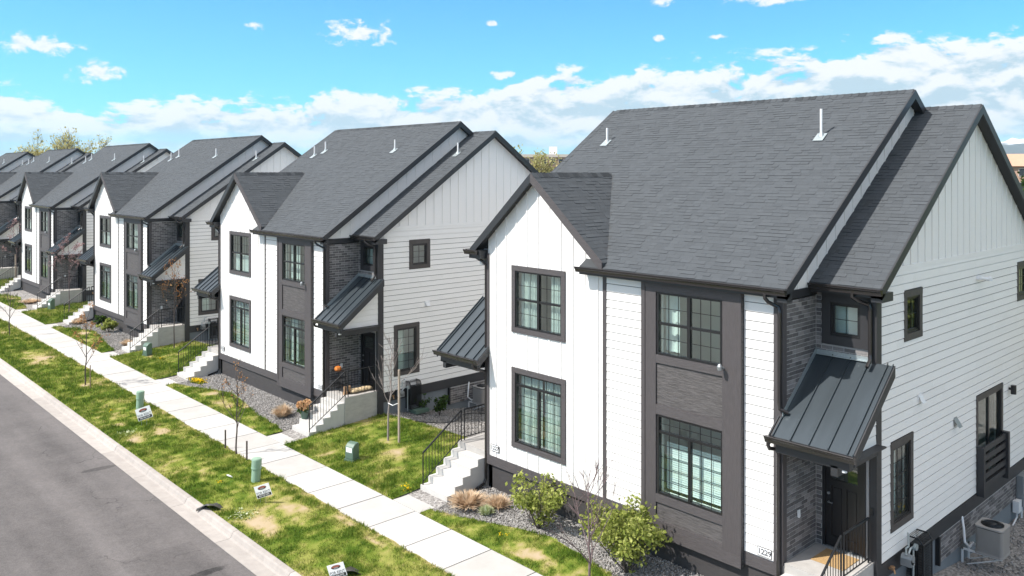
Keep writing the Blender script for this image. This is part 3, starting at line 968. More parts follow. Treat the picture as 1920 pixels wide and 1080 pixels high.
    for i, (key, par, o, ud, sd, ul, slen, ins_) in enumerate(fields):
        for t in shingle_tabs(o, ud, sd, ul, slen, ins_, seed=20 + i): allt.append((key, t))
    allt.sort(key=lambda q: (q[1][1] - camr).length)
    near = 300 if lod == 0 else 0
    fd = {f[0]: f for f in fields}
    cache = {}
    for key, (vi, p) in allt[:near]:
        if (key, vi) not in cache:
            vs, fs, t = tab_variant(vi, fd[key][3], fd[key][4])
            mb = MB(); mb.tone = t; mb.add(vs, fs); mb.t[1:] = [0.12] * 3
            cache[(key, vi)] = mb.mesh('shingle', SHING)
        link('shingle', cache[(key, vi)], fd[key][1], loc=p)
    for par in {f[1].name: f[1] for f in fields}.values():
        mb = MB()
        for key, t in allt[near:]:
            if fd[key][1] is par:
                if key + 'v' not in cache: cache[key + 'v'] = {i: tab_variant(i, fd[key][3], fd[key][4]) for i in range(20)}
                vs, fs, tt = cache[key + 'v'][t[0]]
                mb.tone = tt
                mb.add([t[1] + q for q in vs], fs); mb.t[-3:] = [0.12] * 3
        mb.build('shingles', SHING, par, kind='stuff')
    # ridge caps
    def caps(par, a, b, sl, ax):
        a, b = Vector(a), Vector(b)
        n = int((b - a).length / .2)
        dd = (b - a).normalized()
        side_ = Vector((dd.y, -dd.x, 0))
        mb = MB(); w = .13
        pts = [side_ * w - Vector((0, 0, w * sl)), Vector((0, 0, .012)), -side_ * w - Vector((0, 0, w * sl))]
        up = Vector((0, 0, .022))
        for t in range(2): pass
        e = dd * .21
        vs = [p + up for p in pts] + [p + e + up * .45 for p in pts] + [p for p in pts]
        mb.add(vs, [(0, 1, 4, 3), (1, 2, 5, 4), (6, 7, 1, 0), (7, 8, 2, 1), (6, 0, 3), (2, 8, 5)])
        mb.tone = .3
        ms_ = []
        for t in (.15, .45, .75):
            mb.t = [t] * len(mb.f); ms_.append(mb.mesh('ridge_cap', SHING))
        big = MB()
        for k in range(n):
            p = a + dd * (k * .2)
            if lod == 0: link('ridge_cap', rnd.choice(ms_), par, loc=p)
            else:
                big.tone = rnd.random(); big.add([Vector(v) + p for v in vs], mb.f)
        if lod: big.build('ridge_caps', SHING, par, kind='stuff')
    caps(mroof, (RX, 1.10, RZ), (RX, 11.03, RZ), MS, 'y')
    caps(lroof, (LRX, -.23, LRZ), (LRX, YR - .05, LRZ), LS, 'y')
    caps(groof, (GX, GY, GZ), (xv(GZ), GY, GZ), GS, 'x')
    # rake and eave boards
    def rake(y0, y1, ex, ez, rx, rz, h=.23):
        for sgn in (0, 1):
            xa = ex if not sgn else 2 * rx - ex
            mb = MB(); mb.prism([(xa, y0, ez + .012), (rx, y0, rz + .012), (rx, y0, rz + .012 - h), (xa, y0, ez + .012 - h)], (0, y1 - y0, 0))
            mb.build('rake_board', FASCIA, H)
    rake(1.06, 1.10, EX - .02, EZ, RX, RZ); rake(11.03, 11.07, EX + .4, main_z(EX + .4), RX, RZ)
    rake(-.27, -.23, LX - .02, LZ, LRX, LRZ); rake(12.32, 12.36, LX - .02, LZ, LRX, LRZ)
    MB().box(EX - .02, EX + .18, 1.06, 1.28, EZ - .28, EZ - .10).build('eave_return', FASCIA, H)
    MB().box(LX - .02, XC + .2, -.27, -.04, LZ - .28, LZ - .10).build('eave_return', FASCIA, H)
    for (ya, sg) in ((yb, 1), (yb2, -1)):
        g0, g1 = gab_z(ya), GZ
        MB().prism([(GX - .035, ya, g0 + .012), (GX - .035, GY, g1 + .012), (GX - .035, GY, g1 - .235), (GX - .035, ya, g0 - .235)], (.035, 0, 0)).build('rake_board', FASCIA if sg < 0 else TRIM, H)
        MB().prism([(GX, ya, g0 - .131), (GX, GY, g1 - .131), (GX, GY, g1 - .155), (GX, ya, g0 - .155)], (-GX, 0, 0)).build('soffit', DARK, H)
    # box return and short gutter at the gable's left foot
    MB().box(GX - .035, 0.02, 10.55, 11.03, 5.60, 5.84).build('eave_return', FASCIA, H)
    gutter(H, (GX - .07, 11.03, 5.84), (1.3, 11.03, 5.84), (0, 1, 0))
    gutter(H, (GX - .045, 10.62, 5.84), (GX - .045, 11.15, 5.84), (-1, 0, 0))
    # eaves: fascia, soffit, gutters, downspouts
    MB().box(EX - .02, EX, 1.10, 6.72, EZ - .2, EZ - .012).build('fascia_board', FASCIA, H)
    MB().box(EX, 0.0, 1.12, 6.70, EZ - .17, EZ - .145).box(EX, 0, 6.70, 6.72, EZ - .2, EZ + .02).build('soffit', DARK, H)
    MB().box(LX - .02, LX, -.23, YR, LZ - .2, LZ - .012).build('fascia_board', FASCIA, H)
    MB().box(LX, XC, -.2, YR, LZ - .17, LZ - .145).build('soffit', DARK, H)
    MB().box(-.05, XC, YR - .03, YR + .0, 5.44, 5.62).build('frieze_board', FASCIA, H)
    gutter(H, (EX - .02, 1.06, EZ - .015), (EX - .02, 6.78, EZ - .015), (-1, 0, 0))
    gutter(H, (LX - .02, -.28, LZ - .015), (LX - .02, YR - .03, LZ - .015), (-1, 0, 0))
    downspout(H, [(EX - .08, 1.52, 5.6), (EX - .08, 1.52, 5.50), (EX - .02, 1.48, 5.42), (-.07, 1.37, 5.30), (-.075, 1.34, 5.2), (-.075, 1.34, 3.35), (-.075, 1.33, 3.22), (.02, 1.2, 3.14)])
    downspout(H, [(LX - .08, .32, 5.6), (LX - .08, .32, 5.52), (LX, .24, 5.44), (1.29, .10, 5.36), (1.30, .08, 5.28), (1.30, .08, 4.32), (1.26, .06, 4.22), (1.12, .06, 4.10)])
    downspout(cn, [(-.48, 1.36, 2.66), (-.48, 1.36, 2.56), (-.40, 1.38, 2.47), (-.12, 1.37, 2.40), (-.08, 1.36, 2.3), (-.08, 1.36, -.85)])
    downspout(H, [(-.15, 11.1, 5.74), (-.12, 11.05, 5.66), (-.05, 10.65, 5.5), (-.02, 10.57, 5.4), (-.02, 10.57, -.72), (-.10, 10.57, -.86), (-.55, 10.5, -.93)])
    downspout(H, [(-.48, 10.6, 2.66), (-.48, 10.6, 2.56), (-.38, 10.58, 2.46), (-.05, 10.57, 2.36)])
    # roof vents
    for (x, y, h, on) in vents:
        z = main_z(x) if on == 'm' else low_z(x)
        sl_ = MS if on == 'm' else LS
        nm = Vector((-sl_, 0, 1)).normalized(); sv = Vector((1, 0, sl_)).normalized()
        v = MB().tube([(x, y, z - .05), (x, y, z + h)], .034, 12).build('vent_pipe', PVC, H)
        fl = MB(); fl.obox(Vector((x, y, z)) + nm * .024 - sv * .07, sv * .17, Vector((0, .13, 0)), nm * .006)
        fl.lathe([(.085, 0), (.055, .08), (.044, .11)], (x, y, z - .01), 12)
        fl.build('flashing', GALV, v)
    # house numbers
    def plaque(s, y, z, par):
        pm = MB(); wbox(pm, F0, y - .165, y + .165, .024, .030, z - .10, z + .10)
        p = pm.build('house_number', SIGNK, par)
        pm = MB()
        for k in range(4):
            a = y - .15 + k * .0765
            wbox(pm, F0, a, a + .070, .030, .034, z - .085, z + .085)
        pm.build('number_tile', SIGNW, p)
        t = link('lettering', text_mesh(s, .16, SIGNK), p)
        t.matrix_local = Matrix(((0, 0, -1, -.036), (-1.0, 0, 0, y), (0, 1, 0, z), (0, 0, 0, 1)))
    if number: plaque(number, 1.70, .13, H)
    if number_far: plaque(number_far, 10.17, .24, H)
    # fittings on the side wall
    MB().box(3.50, 3.72, -.04, 0, 2.95, 3.14).prism([(3.52, -.04, 3.10), (3.70, -.04, 3.10), (3.70, -.13, 2.94), (3.52, -.13, 2.94)], (0, 0.02, .01)).build('wall_vent', PVC, H)
    if style['s1']:
        MB().prism([(5.65, -.02, 2.16), (5.87, -.02, 2.16), (5.87, -.16, 1.95), (5.65, -.16, 1.95)], (0, .02, .02)).box(5.66, 5.86, -.03, 0, 1.95, 2.17).build('wall_vent', STEEL, H)
        MB().tube([(9.75, 0, 2.15), (9.75, -.10, 2.15)], .035, 8).tube([(9.75, -.14, 2.02), (9.75, -.14, 2.26)], .07, 12).build('wall_light', BLACK, H)
        MB().box(7.2, 7.28, -.03, 0, 5.36, 5.46).tube([(7.24, -.03, 5.40), (7.24, -.10, 5.40), (7.55, -.18, 5.36)], .045, 10).lathe([(0, -.06), (.07, -.05), (.08, .03), (0, .08)], (7.62, -.2, 5.36), 12).build('security_light', PVC, H)
    MB().tube([(1.98, -.03, -.24), (1.98, -.13, -.24)], .028, 8).tube([(1.98, -.13, -.24), (1.98, -.15, -.32)], .02, 8).lathe([(.0, 0), (.05, 0), (.05, .015), (0, .015)], (1.98, -.10, -.2), 10).build('hose_tap', BRASS, H)
    return H

# ------------------------------------------------------------------ setting: street, kerb, pavement, yards
HY = [0.0, 18.19, 36.2, 54.1, 71.9, 89.4, 107.2, 125.0]        # where each duplex starts along the street
ORD = ['first', 'second', 'third', 'fourth', 'fifth', 'sixth', 'seventh', 'eighth']
Y0, Y1 = -14.0, 150.0
SWO, SWI = -3.86, -2.36
def zg(x):
    return np.interp(x, [-6.4, -3.9, -2.36, 0.0, 1.8, 6.5, 9.0], [-1.13, -1.09, -1.10, -0.95, -0.84, -1.5, -1.62])
def bed_edge(yr):
    """outer edge of the gravel bed before a house (yr: metres from the house's near side wall)"""
    return np.interp(yr, [1.3, 2.1, 3.4, 4.2, 5.5, 7.0, 7.9, 9.0, 10.5], [-1.72, -1.60, -1.52, -1.42, -1.16, -0.92, -1.12, -1.55, -2.0])
def gap_edge(t):
    """inner edge of the lawn between two houses (t: metres from the far walkway)"""
    return np.interp(t, [0, 1.4, 3.2, 4.4, 5.3, 6.3], [1.9, 2.2, 2.15, 2.05, 1.9, 1.6])

PATCH = [(-4.9, 38.1, 1.0, 1.9), (-4.75, 22.6, .55, .8), (-5.7, 22.3, .5, .9), (-4.7, 13.2, .6, .9), (-5.75, 12.9, .6, 1.1), (-4.1, 11.2, .22, 1.2), (-4.2, 10.0, .2, .7), (-5.7, 24.3, .35, .5),
         (-4.85, 31.1, .35, .4), (-1.9, 24.4, .35, .9), (-1.5, 25.7, .3, .7), (-1.35, 23.1, .35, .6), (.15, 15.8, .3, .4), (-1.9, 6.6, .4, 1.0), (-.3, 14.6, .45, .8), (-4.7, 47, .5, 1.2), (-1.6, 43.2, .4, 1.2), (-1.2, 46.4, .5, 1.5), (-1.5, 60.5, .5, 1.6), (-1.9, 4.0, .25, .9)]
def dryness(x, y):
    t = (fbm(x * 1.1, y * 1.1, 3) - .5) * .95 + (fbm(x * 4.8, y * 4.8, 8, 3) - .5) * 1.15 + .25
    p = np.zeros_like(x)
    wob = (fbm(x * 2.2, y * 2.2, 40) - .5) * 1.5 + (fbm(x * 9, y * 9, 43, 2) - .5) * .9
    for (a, b, rx, ry) in PATCH:
        r = np.sqrt(((x - a) / rx) ** 2 + ((y - b) / ry) ** 2) * 1.12 + wob
        p = np.maximum(p, np.clip((1.05 - r) / .8, 0, 1))
    # edges by the pavement are drier
    e = np.clip(1 - np.abs(x - SWO) / .22, 0, 1) * .3
    return np.clip(t + e, 0.02, .78) * (1 - p) + p * (0.86 + .14 * fbm(x * 5, y * 5, 77, 2))

def ground_material():
    m = bpy.data.materials.new('gravel_ground')
    m.use_nodes = True
    t = m.node_tree
    b = t.nodes['Principled BSDF']
    N = NT(t)
    tc = N.n('ShaderNodeTexCoord')
    v = N.n('ShaderNodeTexVoronoi'); t.links.new(tc.outputs['Object'], v.inputs['Vector']); v.inputs['Scale'].default_value = 22
    sepc = N.n('ShaderNodeSeparateColor'); t.links.new(v.outputs['Color'], sepc.inputs[0])
    c = N.ramp(sepc.outputs[0], [(0, (.14, .13, .125)), (.5, (.25, .235, .22)), (1, (.40, .38, .36))])
    big = N.noise(tc.outputs['Object'], .8, 4)
    k = N.m('ADD', .75, N.m('MULTIPLY', big, .5))
    c = N.mix(1.0, c, N.comb(k, k, k), 'MULTIPLY')
    N.put(b.inputs['Base Color'], c)
    b.inputs['Roughness'].default_value = .95
    bp = N.n('ShaderNodeBump'); bp.inputs['Strength'].default_value = .9; bp.inputs['Distance'].default_value = .03
    bp.invert = True
    t.links.new(v.outputs['Distance'], bp.inputs['Height']); t.links.new(bp.outputs[0], b.inputs['Normal'])
    return m
GRAVEL = ground_material()
def asphalt_material():
    m = bpy.data.materials.new('worn_asphalt')
    m.use_nodes = True
    t = m.node_tree
    b = t.nodes['Principled BSDF']
    N = NT(t)
    tc = N.n('ShaderNodeTexCoord'); P = tc.outputs['Object']
    sp = N.n('ShaderNodeSeparateXYZ'); t.links.new(P, sp.inputs[0])
    fine = N.noise(P, 32, 4, .75)
    mid = N.noise(P, 1.1, 5, .6)
    mp = N.n('ShaderNodeMapping'); t.links.new(P, mp.inputs[0]); mp.inputs['Scale'].default_value = (1, .09, 1)
    streak = N.noise(mp.outputs[0], 1.7, 3, .5)
    val = N.m('ADD', .097, N.m('MULTIPLY', N.m('SUBTRACT', mid, .5), .055))
    val = N.m('ADD', val, N.m('MULTIPLY', N.m('SUBTRACT', streak, .5), .06))
    val = N.m('ADD', val, N.m('MULTIPLY', N.m('SUBTRACT', fine, .5), .13))
    agg = N.noise(P, 9, 4, .7)
    val = N.m('ADD', val, N.m('MULTIPLY', N.m('SUBTRACT', agg, .5), .06))
    path = N.m('POWER', N.m('ABSOLUTE', N.m('SINE', N.m('MULTIPLY', N.m('ADD', sp.outputs[0], 8.1), 1.75))), 4.0)
    val = N.m('ADD', val, N.m('MULTIPLY', N.m('SUBTRACT', path, .5), .016))
    pat = N.m('MULTIPLY', N.m('MULTIPLY', N.step(sp.outputs[0], -9.12, -9.08), N.step(sp.outputs[0], -7.35, -7.40)), N.m('MULTIPLY', N.step(sp.outputs[1], 13.6, 13.5), N.step(sp.outputs[1], 8.0, 8.1)))
    val = N.m('SUBTRACT', val, N.m('MULTIPLY', pat, .014))
    # a darker resurfaced strip along the far side of the lane
    old = N.step(N.m('ADD', sp.outputs[0], N.m('MULTIPLY', N.m('SUBTRACT', N.noise(P, .7, 2), .5), .6)), -10.2, -10.5)
    val = N.m('SUBTRACT', val, N.m('MULTIPLY', old, .018))
    # oil and damp stains
    for (a, y, rx, ry, dk) in ((-7.45, 20.6, .55, .18, .04), (-7.7, 11.65, .55, .15, .045)):
        r = N.m('ADD', N.m('POWER', N.m('DIVIDE', N.m('SUBTRACT', sp.outputs[0], a), rx), 2.0), N.m('POWER', N.m('DIVIDE', N.m('SUBTRACT', sp.outputs[1], y), ry), 2.0))
        r = N.m('ADD', r, N.m('MULTIPLY', N.m('SUBTRACT', N.noise(P, 4, 3), .5), 1.6))
        val = N.m('SUBTRACT', val, N.m('MULTIPLY', N.step(r, 1.0, .6), dk))
    vor = N.n('ShaderNodeTexVoronoi'); vor.feature = 'DISTANCE_TO_EDGE'; vor.inputs['Scale'].default_value = .33
    wv = N.n('ShaderNodeVectorMath'); wv.operation = 'ADD'
    t.links.new(P, wv.inputs[0]); 
    nn = N.n('ShaderNodeTexNoise'); t.links.new(P, nn.inputs['Vector']); nn.inputs['Scale'].default_value = 1.5; nn.inputs['Detail'].default_value = 4
    t.links.new(nn.outputs['Color'], wv.inputs[1]); t.links.new(wv.outputs[0], vor.inputs['Vector'])
    crack = N.m('MULTIPLY', N.step(vor.outputs['Distance'], .007, .001), N.step(N.noise(P, .5, 2), .52, .62))
    val = N.m('SUBTRACT', val, N.m('MULTIPLY', crack, .045))
    val = N.m('MAXIMUM', val, .015)
    c = N.comb(N.m('MULTIPLY', val, 1.10), val, N.m('MULTIPLY', val, .97))
    N.put(b.inputs['Base Color'], c)
    b.inputs['Roughness'].default_value = .9
    bp = N.n('ShaderNodeBump'); bp.inputs['Strength'].default_value = .4; bp.inputs['Distance'].default_value = .012
    t.links.new(N.noise(P, 70, 3), bp.inputs['Height']); t.links.new(bp.outputs[0], b.inputs['Normal'])
    return m
ASPH = asphalt_material()
FARG = mat('far_grassland', (.13, .14, .06), .95, var=.5, nscale=.02)
PAVE = mat('pavement_concrete', (.5, .485, .46), .85, var=.22, nscale=1.3, bump=.12, bscale=70, tone=((.40, .385, .365), (.465, .45, .43)))
KERB = mat('kerb_concrete', (.32, .28, .25), .9, var=.25, nscale=3.5, bump=.25, bscale=40, tone=((.33, .30, .275), (.395, .36, .33)))

def grid_mesh(name, xs, ys, zf, m):
    X_, Y_ = np.meshgrid(xs, ys)
    Z_ = zf(X_, Y_)
    V = np.stack([X_.ravel(), Y_.ravel(), Z_.ravel()], 1)
    nx = len(xs)
    i = np.arange((len(ys) - 1) * (nx - 1))
    a = (i // (nx - 1)) * nx + i % (nx - 1)
    return np_mesh(name, V, np.stack([a, a + 1, a + nx + 1, a + nx], 1), m, smooth=True)
S = 6300
MB().quad((-S, -S, -2.4), (S, -S, -2.4), (S, S, -2.4), (-S, S, -2.4)).build('ground', FARG, kind='structure')
link('road', grid_mesh('road', np.array([-18, -15.5, -12, -9, -6.9]), np.linspace(Y0, Y1 + 60, 40), lambda x, y: -1.275 + .02 * np.clip((-x - 6.9) / 3, 0, 1), ASPH), kind='structure')
xs = np.concatenate([np.arange(-6.4, 9, .25), np.arange(9, 31, 2.0)])
link('yard_ground', grid_mesh('yard_ground', xs, np.arange(Y0, Y1 + 1, .5), lambda x, y: zg(x) - .012 - .5 * ((x > -3.8) & (x < -2.4)), GRAVEL), kind='structure')
# far kerb and verge on the other side of the street (behind the camera)
MB().box(-60, -18, Y0 - 20, Y1 + 60, -1.9, -1.15).build('far_verge', mat('far_side_paving', (.22, .21, .19), .9, var=.4, nscale=.4), kind='structure')
# pavement slabs, walkways
pv = bpy.data.objects.new('pavement', None); col.objects.link(pv); pv['kind'] = 'structure'
slab_v = []
for k in range(4):
    mb = MB(); mb.tone = k / 3
    g = .017
    x0, x1, n = SWO, SWI, 1.55
    mb.box(x0, x1, g, n - g, -.10, 0)
    slab_v.append(mb.mesh('paving_slab', PAVE))
y = Y0
while y < Y1:
    link('paving_slab', random.choice(slab_v), pv, loc=(random.uniform(-.004, .004), y, -1.085 + random.uniform(-.003, .003)))
    y += 1.55
MB().box(SWO + .02, SWI - .02, Y0, Y1, -1.3, -1.10).build('slab_bed', mat('joint_sand', (.16, .15, .14), .95), pv)
for i, hy in enumerate(HY):
    for (a, b) in ((.05, 1.25), (10.62, 11.85)):
        mb = MB(); mb.tone = random.random()
        mb.box(SWI + .008, -1.38, hy + a, hy + b, -1.3, -1.078).build('walkway_slab', PAVE, pv)
# kerb stones with gutter pan
kb = bpy.data.objects.new('kerb', None); col.objects.link(kb); kb['kind'] = 'structure'
kv = []
for k in range(4):
    mb = MB(); mb.tone = k / 3
    n = 3.0
    prof = [(-6.95, -1.50), (-6.95, -1.262), (-6.60, -1.268), (-6.545, -1.25), (-6.50, -1.15), (-6.47, -1.118), (-6.35, -1.112), (-6.35, -1.5)]
    mb.prism([(x, .006, z) for x, z in prof], (0, n - .012, 0))
    kv.append(mb.mesh('kerb_section', KERB))
y = Y0
while y < Y1 + 40:
    link('kerb_section', random.choice(kv), kb, loc=(random.uniform(-.004, .004), y, 0))
    y += 3.0
MB().box(-6.93, -6.36, Y0, Y1 + 40, -1.45, -1.30).build('kerb_bed', mat('joint_sand', (.16, .15, .14), .95), kb)

# lawns: turf sheet plus grass blades
LAWNS = []
def lawn(name, x0f, x1f, ya, yb, res):
    """turf between two edges given as functions of y"""
    ny = max(4, int((yb - ya) / res)); nx = 14
    ys_ = np.linspace(ya, yb, ny)
    V = []
    for y in ys_:
        a, b = float(x0f(y)), float(x1f(y))
        wob = (vnoise(np.array([y * 3.0]), np.array([b]), 5)[0] - .5) * .16
        xs_ = np.linspace(a, b + wob, nx)
        V.append(np.stack([xs_, np.full(nx, y), zg(xs_) + .018 + .02 * np.sin(np.pi * (xs_ - a) / max(.01, b - a))], 1))
    V = np.concatenate(V)
    i = np.arange((ny - 1) * (nx - 1)); a = (i // (nx - 1)) * nx + i % (nx - 1)
    F = np.stack([a, a + 1, a + nx + 1, a + nx], 1)
    tone = dryness(V[:, 0], V[:, 1])
    link(name, np_mesh(name, V, F, GRASS, tone, 'POINT', True), kind='structure')
    LAWNS.append((x0f, x1f, ya, yb))
lawn('verge_lawn', lambda y: -6.345, lambda y: SWO - .01, 2.0, 70, .14)
lawn('verge_lawn', lambda y: -6.345, lambda y: SWO - .01, 70, Y1, .6)
for i, hy in enumerate(HY):
    rs = .1 if i < 3 else .4
    lawn('yard_lawn', lambda y: SWI + .006, lambda y, h=hy: float(bed_edge(y - h)), hy + 1.29, hy + 10.58, rs)
    if i + 1 < len(HY):
        lawn('yard_lawn', lambda y: SWI + .006, lambda y, h=hy: float(gap_edge(y - h - 11.9)), hy + 11.89, HY[i + 1] + .02, rs)

def blades():
    Vs, Fs, Ts = [], [], []
    off = 0
    for (f0, f1, ya, yb) in LAWNS:
        if ya > 75: continue
        ystep = 2.0
        y = ya
        while y < min(yb, 75):
            y2 = min(y + ystep, yb)
            a, b = f0((y + y2) / 2), f1((y + y2) / 2)
            dist = max(14, math.hypot(a - CAM.x, y - CAM.y))
            dens = 2000 * (18 / dist) ** 1.5
            n = int(dens * (b - a) * (y2 - y))
            sz = .045 * (dist / 18) ** .55
            py = rng.uniform(y, y2, n); u = rng.uniform(0, 1, n)
            A = np.array([f0(q) for q in (y, y2)]); B = np.array([f1(q) for q in (y, y2)])
            tt = (py - y) / (y2 - y)
            px = (A[0] * (1 - tt) + A[1] * tt) * (1 - u) + (B[0] * (1 - tt) + B[1] * tt) * u
            dr = dryness(px, py)
            lush = fbm(px * 2.6, py * 2.6, 91)
            keep = rng.uniform(0, 1, n) > np.clip((dr - .5) * 2.1, 0, .93)
            px, py, dr, lush = px[keep], py[keep], dr[keep], lush[keep]
            n = len(px)
            h = sz * rng.uniform(.6, 1.5, n) * (1.3 - .8 * dr) * (.45 + 2.6 * lush ** 2)
            w = .0085 * (dist / 18) ** .7 * rng.uniform(.7, 1.3, n)
            an = rng.uniform(0, 2 * np.pi, n)
            lean = rng.uniform(.1, .9, n) * h; la = rng.uniform(0, 2 * np.pi, n)
            z0 = zg(px) + .015
            V = np.empty((n, 3, 3))
            V[:, 0] = np.stack([px - np.cos(an) * w, py - np.sin(an) * w, z0], 1)
            V[:, 1] = np.stack([px + np.cos(an) * w, py + np.sin(an) * w, z0], 1)
            V[:, 2] = np.stack([px + np.cos(la) * lean, py + np.sin(la) * lean, z0 + h], 1)
            Vs.append(V.reshape(-1, 3))
            Fs.append(np.arange(n * 3).reshape(n, 3) + off); off += n * 3
            Ts.append(np.clip(dr * .95 + rng.normal(0, .14, n) - (lush - .5) * .25, 0, .95))
            y = y2
    link('grass', np_mesh('grass', np.concatenate(Vs), np.concatenate(Fs), GRASS, np.concatenate(Ts)), kind='stuff')
blades()

def stones():
    ph = (1 + 5 ** .5) / 2
    ico = np.array([(-1, ph, 0), (1, ph, 0), (-1, -ph, 0), (1, -ph, 0), (0, -1, ph), (0, 1, ph), (0, -1, -ph), (0, 1, -ph), (ph, 0, -1), (ph, 0, 1), (-ph, 0, -1), (-ph, 0, 1)]) / 1.9
    F0 = np.array([(0, 11, 5), (0, 5, 1), (0, 1, 7), (0, 7, 10), (0, 10, 11), (1, 5, 9), (5, 11, 4), (11, 10, 2), (10, 7, 6), (7, 1, 8), (3, 9, 4), (3, 4, 2), (3, 2, 6), (3, 6, 8), (3, 8, 9), (4, 9, 5), (2, 4, 11), (6, 2, 10), (8, 6, 7), (9, 8, 1)])
    X_, Y_ = [], []
    def fill(n, fx, ya, yb):
        y = rng.uniform(ya, yb, n); lo, hi = fx(y)
        X_.append(lo + (hi - lo) * rng.uniform(0, 1, n)); Y_.append(y)
    for i, n in ((0, 13000), (1, 11000), (2, 5000)):
        fill(n, lambda y: (bed_edge(y - HY[i]) - .02, np.full_like(y, .05)), HY[i] + 1.35, HY[i] + 10.55)
    fill(7000, lambda y: (gap_edge(y - 11.9), np.full_like(y, 6.5)), 12.2, 18.15)
    fill(2500, lambda y: (gap_edge(y - HY[1] - 11.9), np.full_like(y, 5.0)), HY[1] + 12.2, HY[2])
    fill(3500, lambda y: (np.full_like(y, 5.5), np.full_like(y, 14)), -4.0, -.05)
    x = np.concatenate(X_); y = np.concatenate(Y_)
    n = len(x)
    s = rng.uniform(.013, .031, n)
    Rm = rng.normal(size=(n, 3, 3)); Rm, _ = np.linalg.qr(Rm)
    sc_ = rng.uniform(.55, 1.15, (n, 1, 3))
    V = np.einsum('nij,nkj->nki', Rm, ico[None] * sc_ * (1 + rng.normal(0, .10, (n, 12, 1)))) * s[:, None, None]
    V += np.stack([x, y, zg(x) + s * .35], 1)[:, None]
    F = (F0[None] + (np.arange(n) * 12)[:, None, None]).reshape(-1, 3)
    st = mat('river_gravel', (.3, .29, .28), .9, tone=((.10, .095, .09), (.40, .38, .36)))
    tone = np.repeat(rng.beta(1.6, 1.6, n), 20)
    link('gravel', np_mesh('gravel', V.reshape(-1, 3), F, st, tone), kind='stuff')
stones()

# ------------------------------------------------------------------ houses
NUMS = [('1229', '1227'), ('1225', '1223'), (None, None), (None, None), (None, None), (None, None), (None, None), (None, None)]
st0 = dict(w1low=True, s1=True, curtains=[(7.58, 8.40, .6, 2.6, 8), (8.48, 9.34, .6, 2.6, 9), (7.58, 8.15, 3.8, 5.4, 6), (8.55, 9.34, 3.8, 5.4, 8), (4.0, 4.4, 3.9, 5.25, 2)],
           blinds=[(2.72, 4.36, .68, 1.75)], side_curtains=[(2.2, 3.1, .6, 2.3, 8), (7.4, 8.0, .1, 2.3, 5)])
st1 = dict(w1low=False, s1=False, curtains=[(7.6, 8.4, .6, 2.6, 8), (8.5, 9.3, .6, 2.6, 8), (7.6, 9.3, 3.8, 4.5, 12), (2.75, 3.2, 3.9, 5.2, 5), (3.6, 4.3, 3.9, 5.2, 6), (3.7, 4.3, .7, 2.4, 7)],
           blinds=[], side_curtains=[(2.2, 2.75, .6, 2.3, 6)])
LAB = ['white and charcoal duplex nearest the camera with number 1229 beside its entry',
       'second white and charcoal duplex with orange ornaments on its entry porch',
       'third duplex in the row, behind the orange budded young tree',
       'fourth duplex in the row, behind the plum coloured blossoming tree',
       'fifth duplex in the row, only its dark entry and roof visible at the left edge',
       'sixth duplex in the row, mostly hidden behind the fifth',
       'seventh duplex far down the row, only its roof in view', 'eighth duplex farthest down the row at the left edge']
V0 = [(4.50, 2.73, .70, 'm'), (4.55, 9.92, .46, 'm')]
V1 = [(4.50, 3.40, .45, 'm'), (4.6, 9.25, .45, 'm'), (4.3, 9.75, .45, 'm'), (5.6, .55, .45, 'l')]
HOUSES = []
protos = {}
for i, hy in enumerate(HY):
    key = i if i < 2 else (2 if i < 4 else 4)
    if key not in protos:
        h = build_house(0 if i < 2 else (1 if i < 4 else 2), LAB[i], *NUMS[i], st0 if i == 0 else st1, V0 if i == 0 else V1)
        protos[key] = h
        h.location = (0, hy, 0)
        index_kids()
    else:
        h = copy_tree(protos[key])
        h.location = (0, hy, 0)
        h['label'] = LAB[i]
    HOUSES.append(h)

# ------------------------------------------------------------------ concrete entry steps with iron railings
def entry_steps(label, y0, y1, ry, lod):
    T = thing('entry_steps', label, 'steps', group='concrete entry steps of the duplexes')
    MB().box(.0, XC - .01, y0 - .02, y1 + .02, -1.7, .05).build('porch_slab', CONCW, T)
    for k in range(1, 6):
        z = .05 - .19 * k
        MB().box(-.28 * k, -.28 * (k - 1) - .001, y0, y1, -1.7, z).build('step', CONC, T)
    q = MB()
    A = Vector((-1.36, ry, -.90)); B = Vector((.06, ry, .05)); Cc = Vector((XC - .12, ry, .05))
    up = Vector((0, 0, .92))
    q.tube([A - Vector((0, 0, .2)), A + up], .019, 6)
    rl = q.build('railing', RAIL, T)
    for p in (B, B + Vector((.12, 0, 0)), Cc): MB().tube([p, p + up], .019, 6).build('post', RAIL, rl)
    for a, b in ((A, B), (B + Vector((.12, 0, 0)), Cc)):
        MB().tube([a + up, b + up], .026, 8).build('handrail', RAIL, rl)
        o = Vector((0, 0, .09))
        MB().tube([a + o, b + o], .014, 6).build('bottom_rail', RAIL, rl)
        n = int((b - a).length / .125)
        big = MB()
        for k in range(1, n):
            p = a.lerp(b, k / n)
            m_ = (MB() if lod < 2 else big).tube([p + o, p + up], .0085, 5)
            if lod < 2: m_.build('baluster', RAIL, rl)
        if lod >= 2: big.build('balusters', RAIL, rl, kind='stuff')
    return T
pn = {}
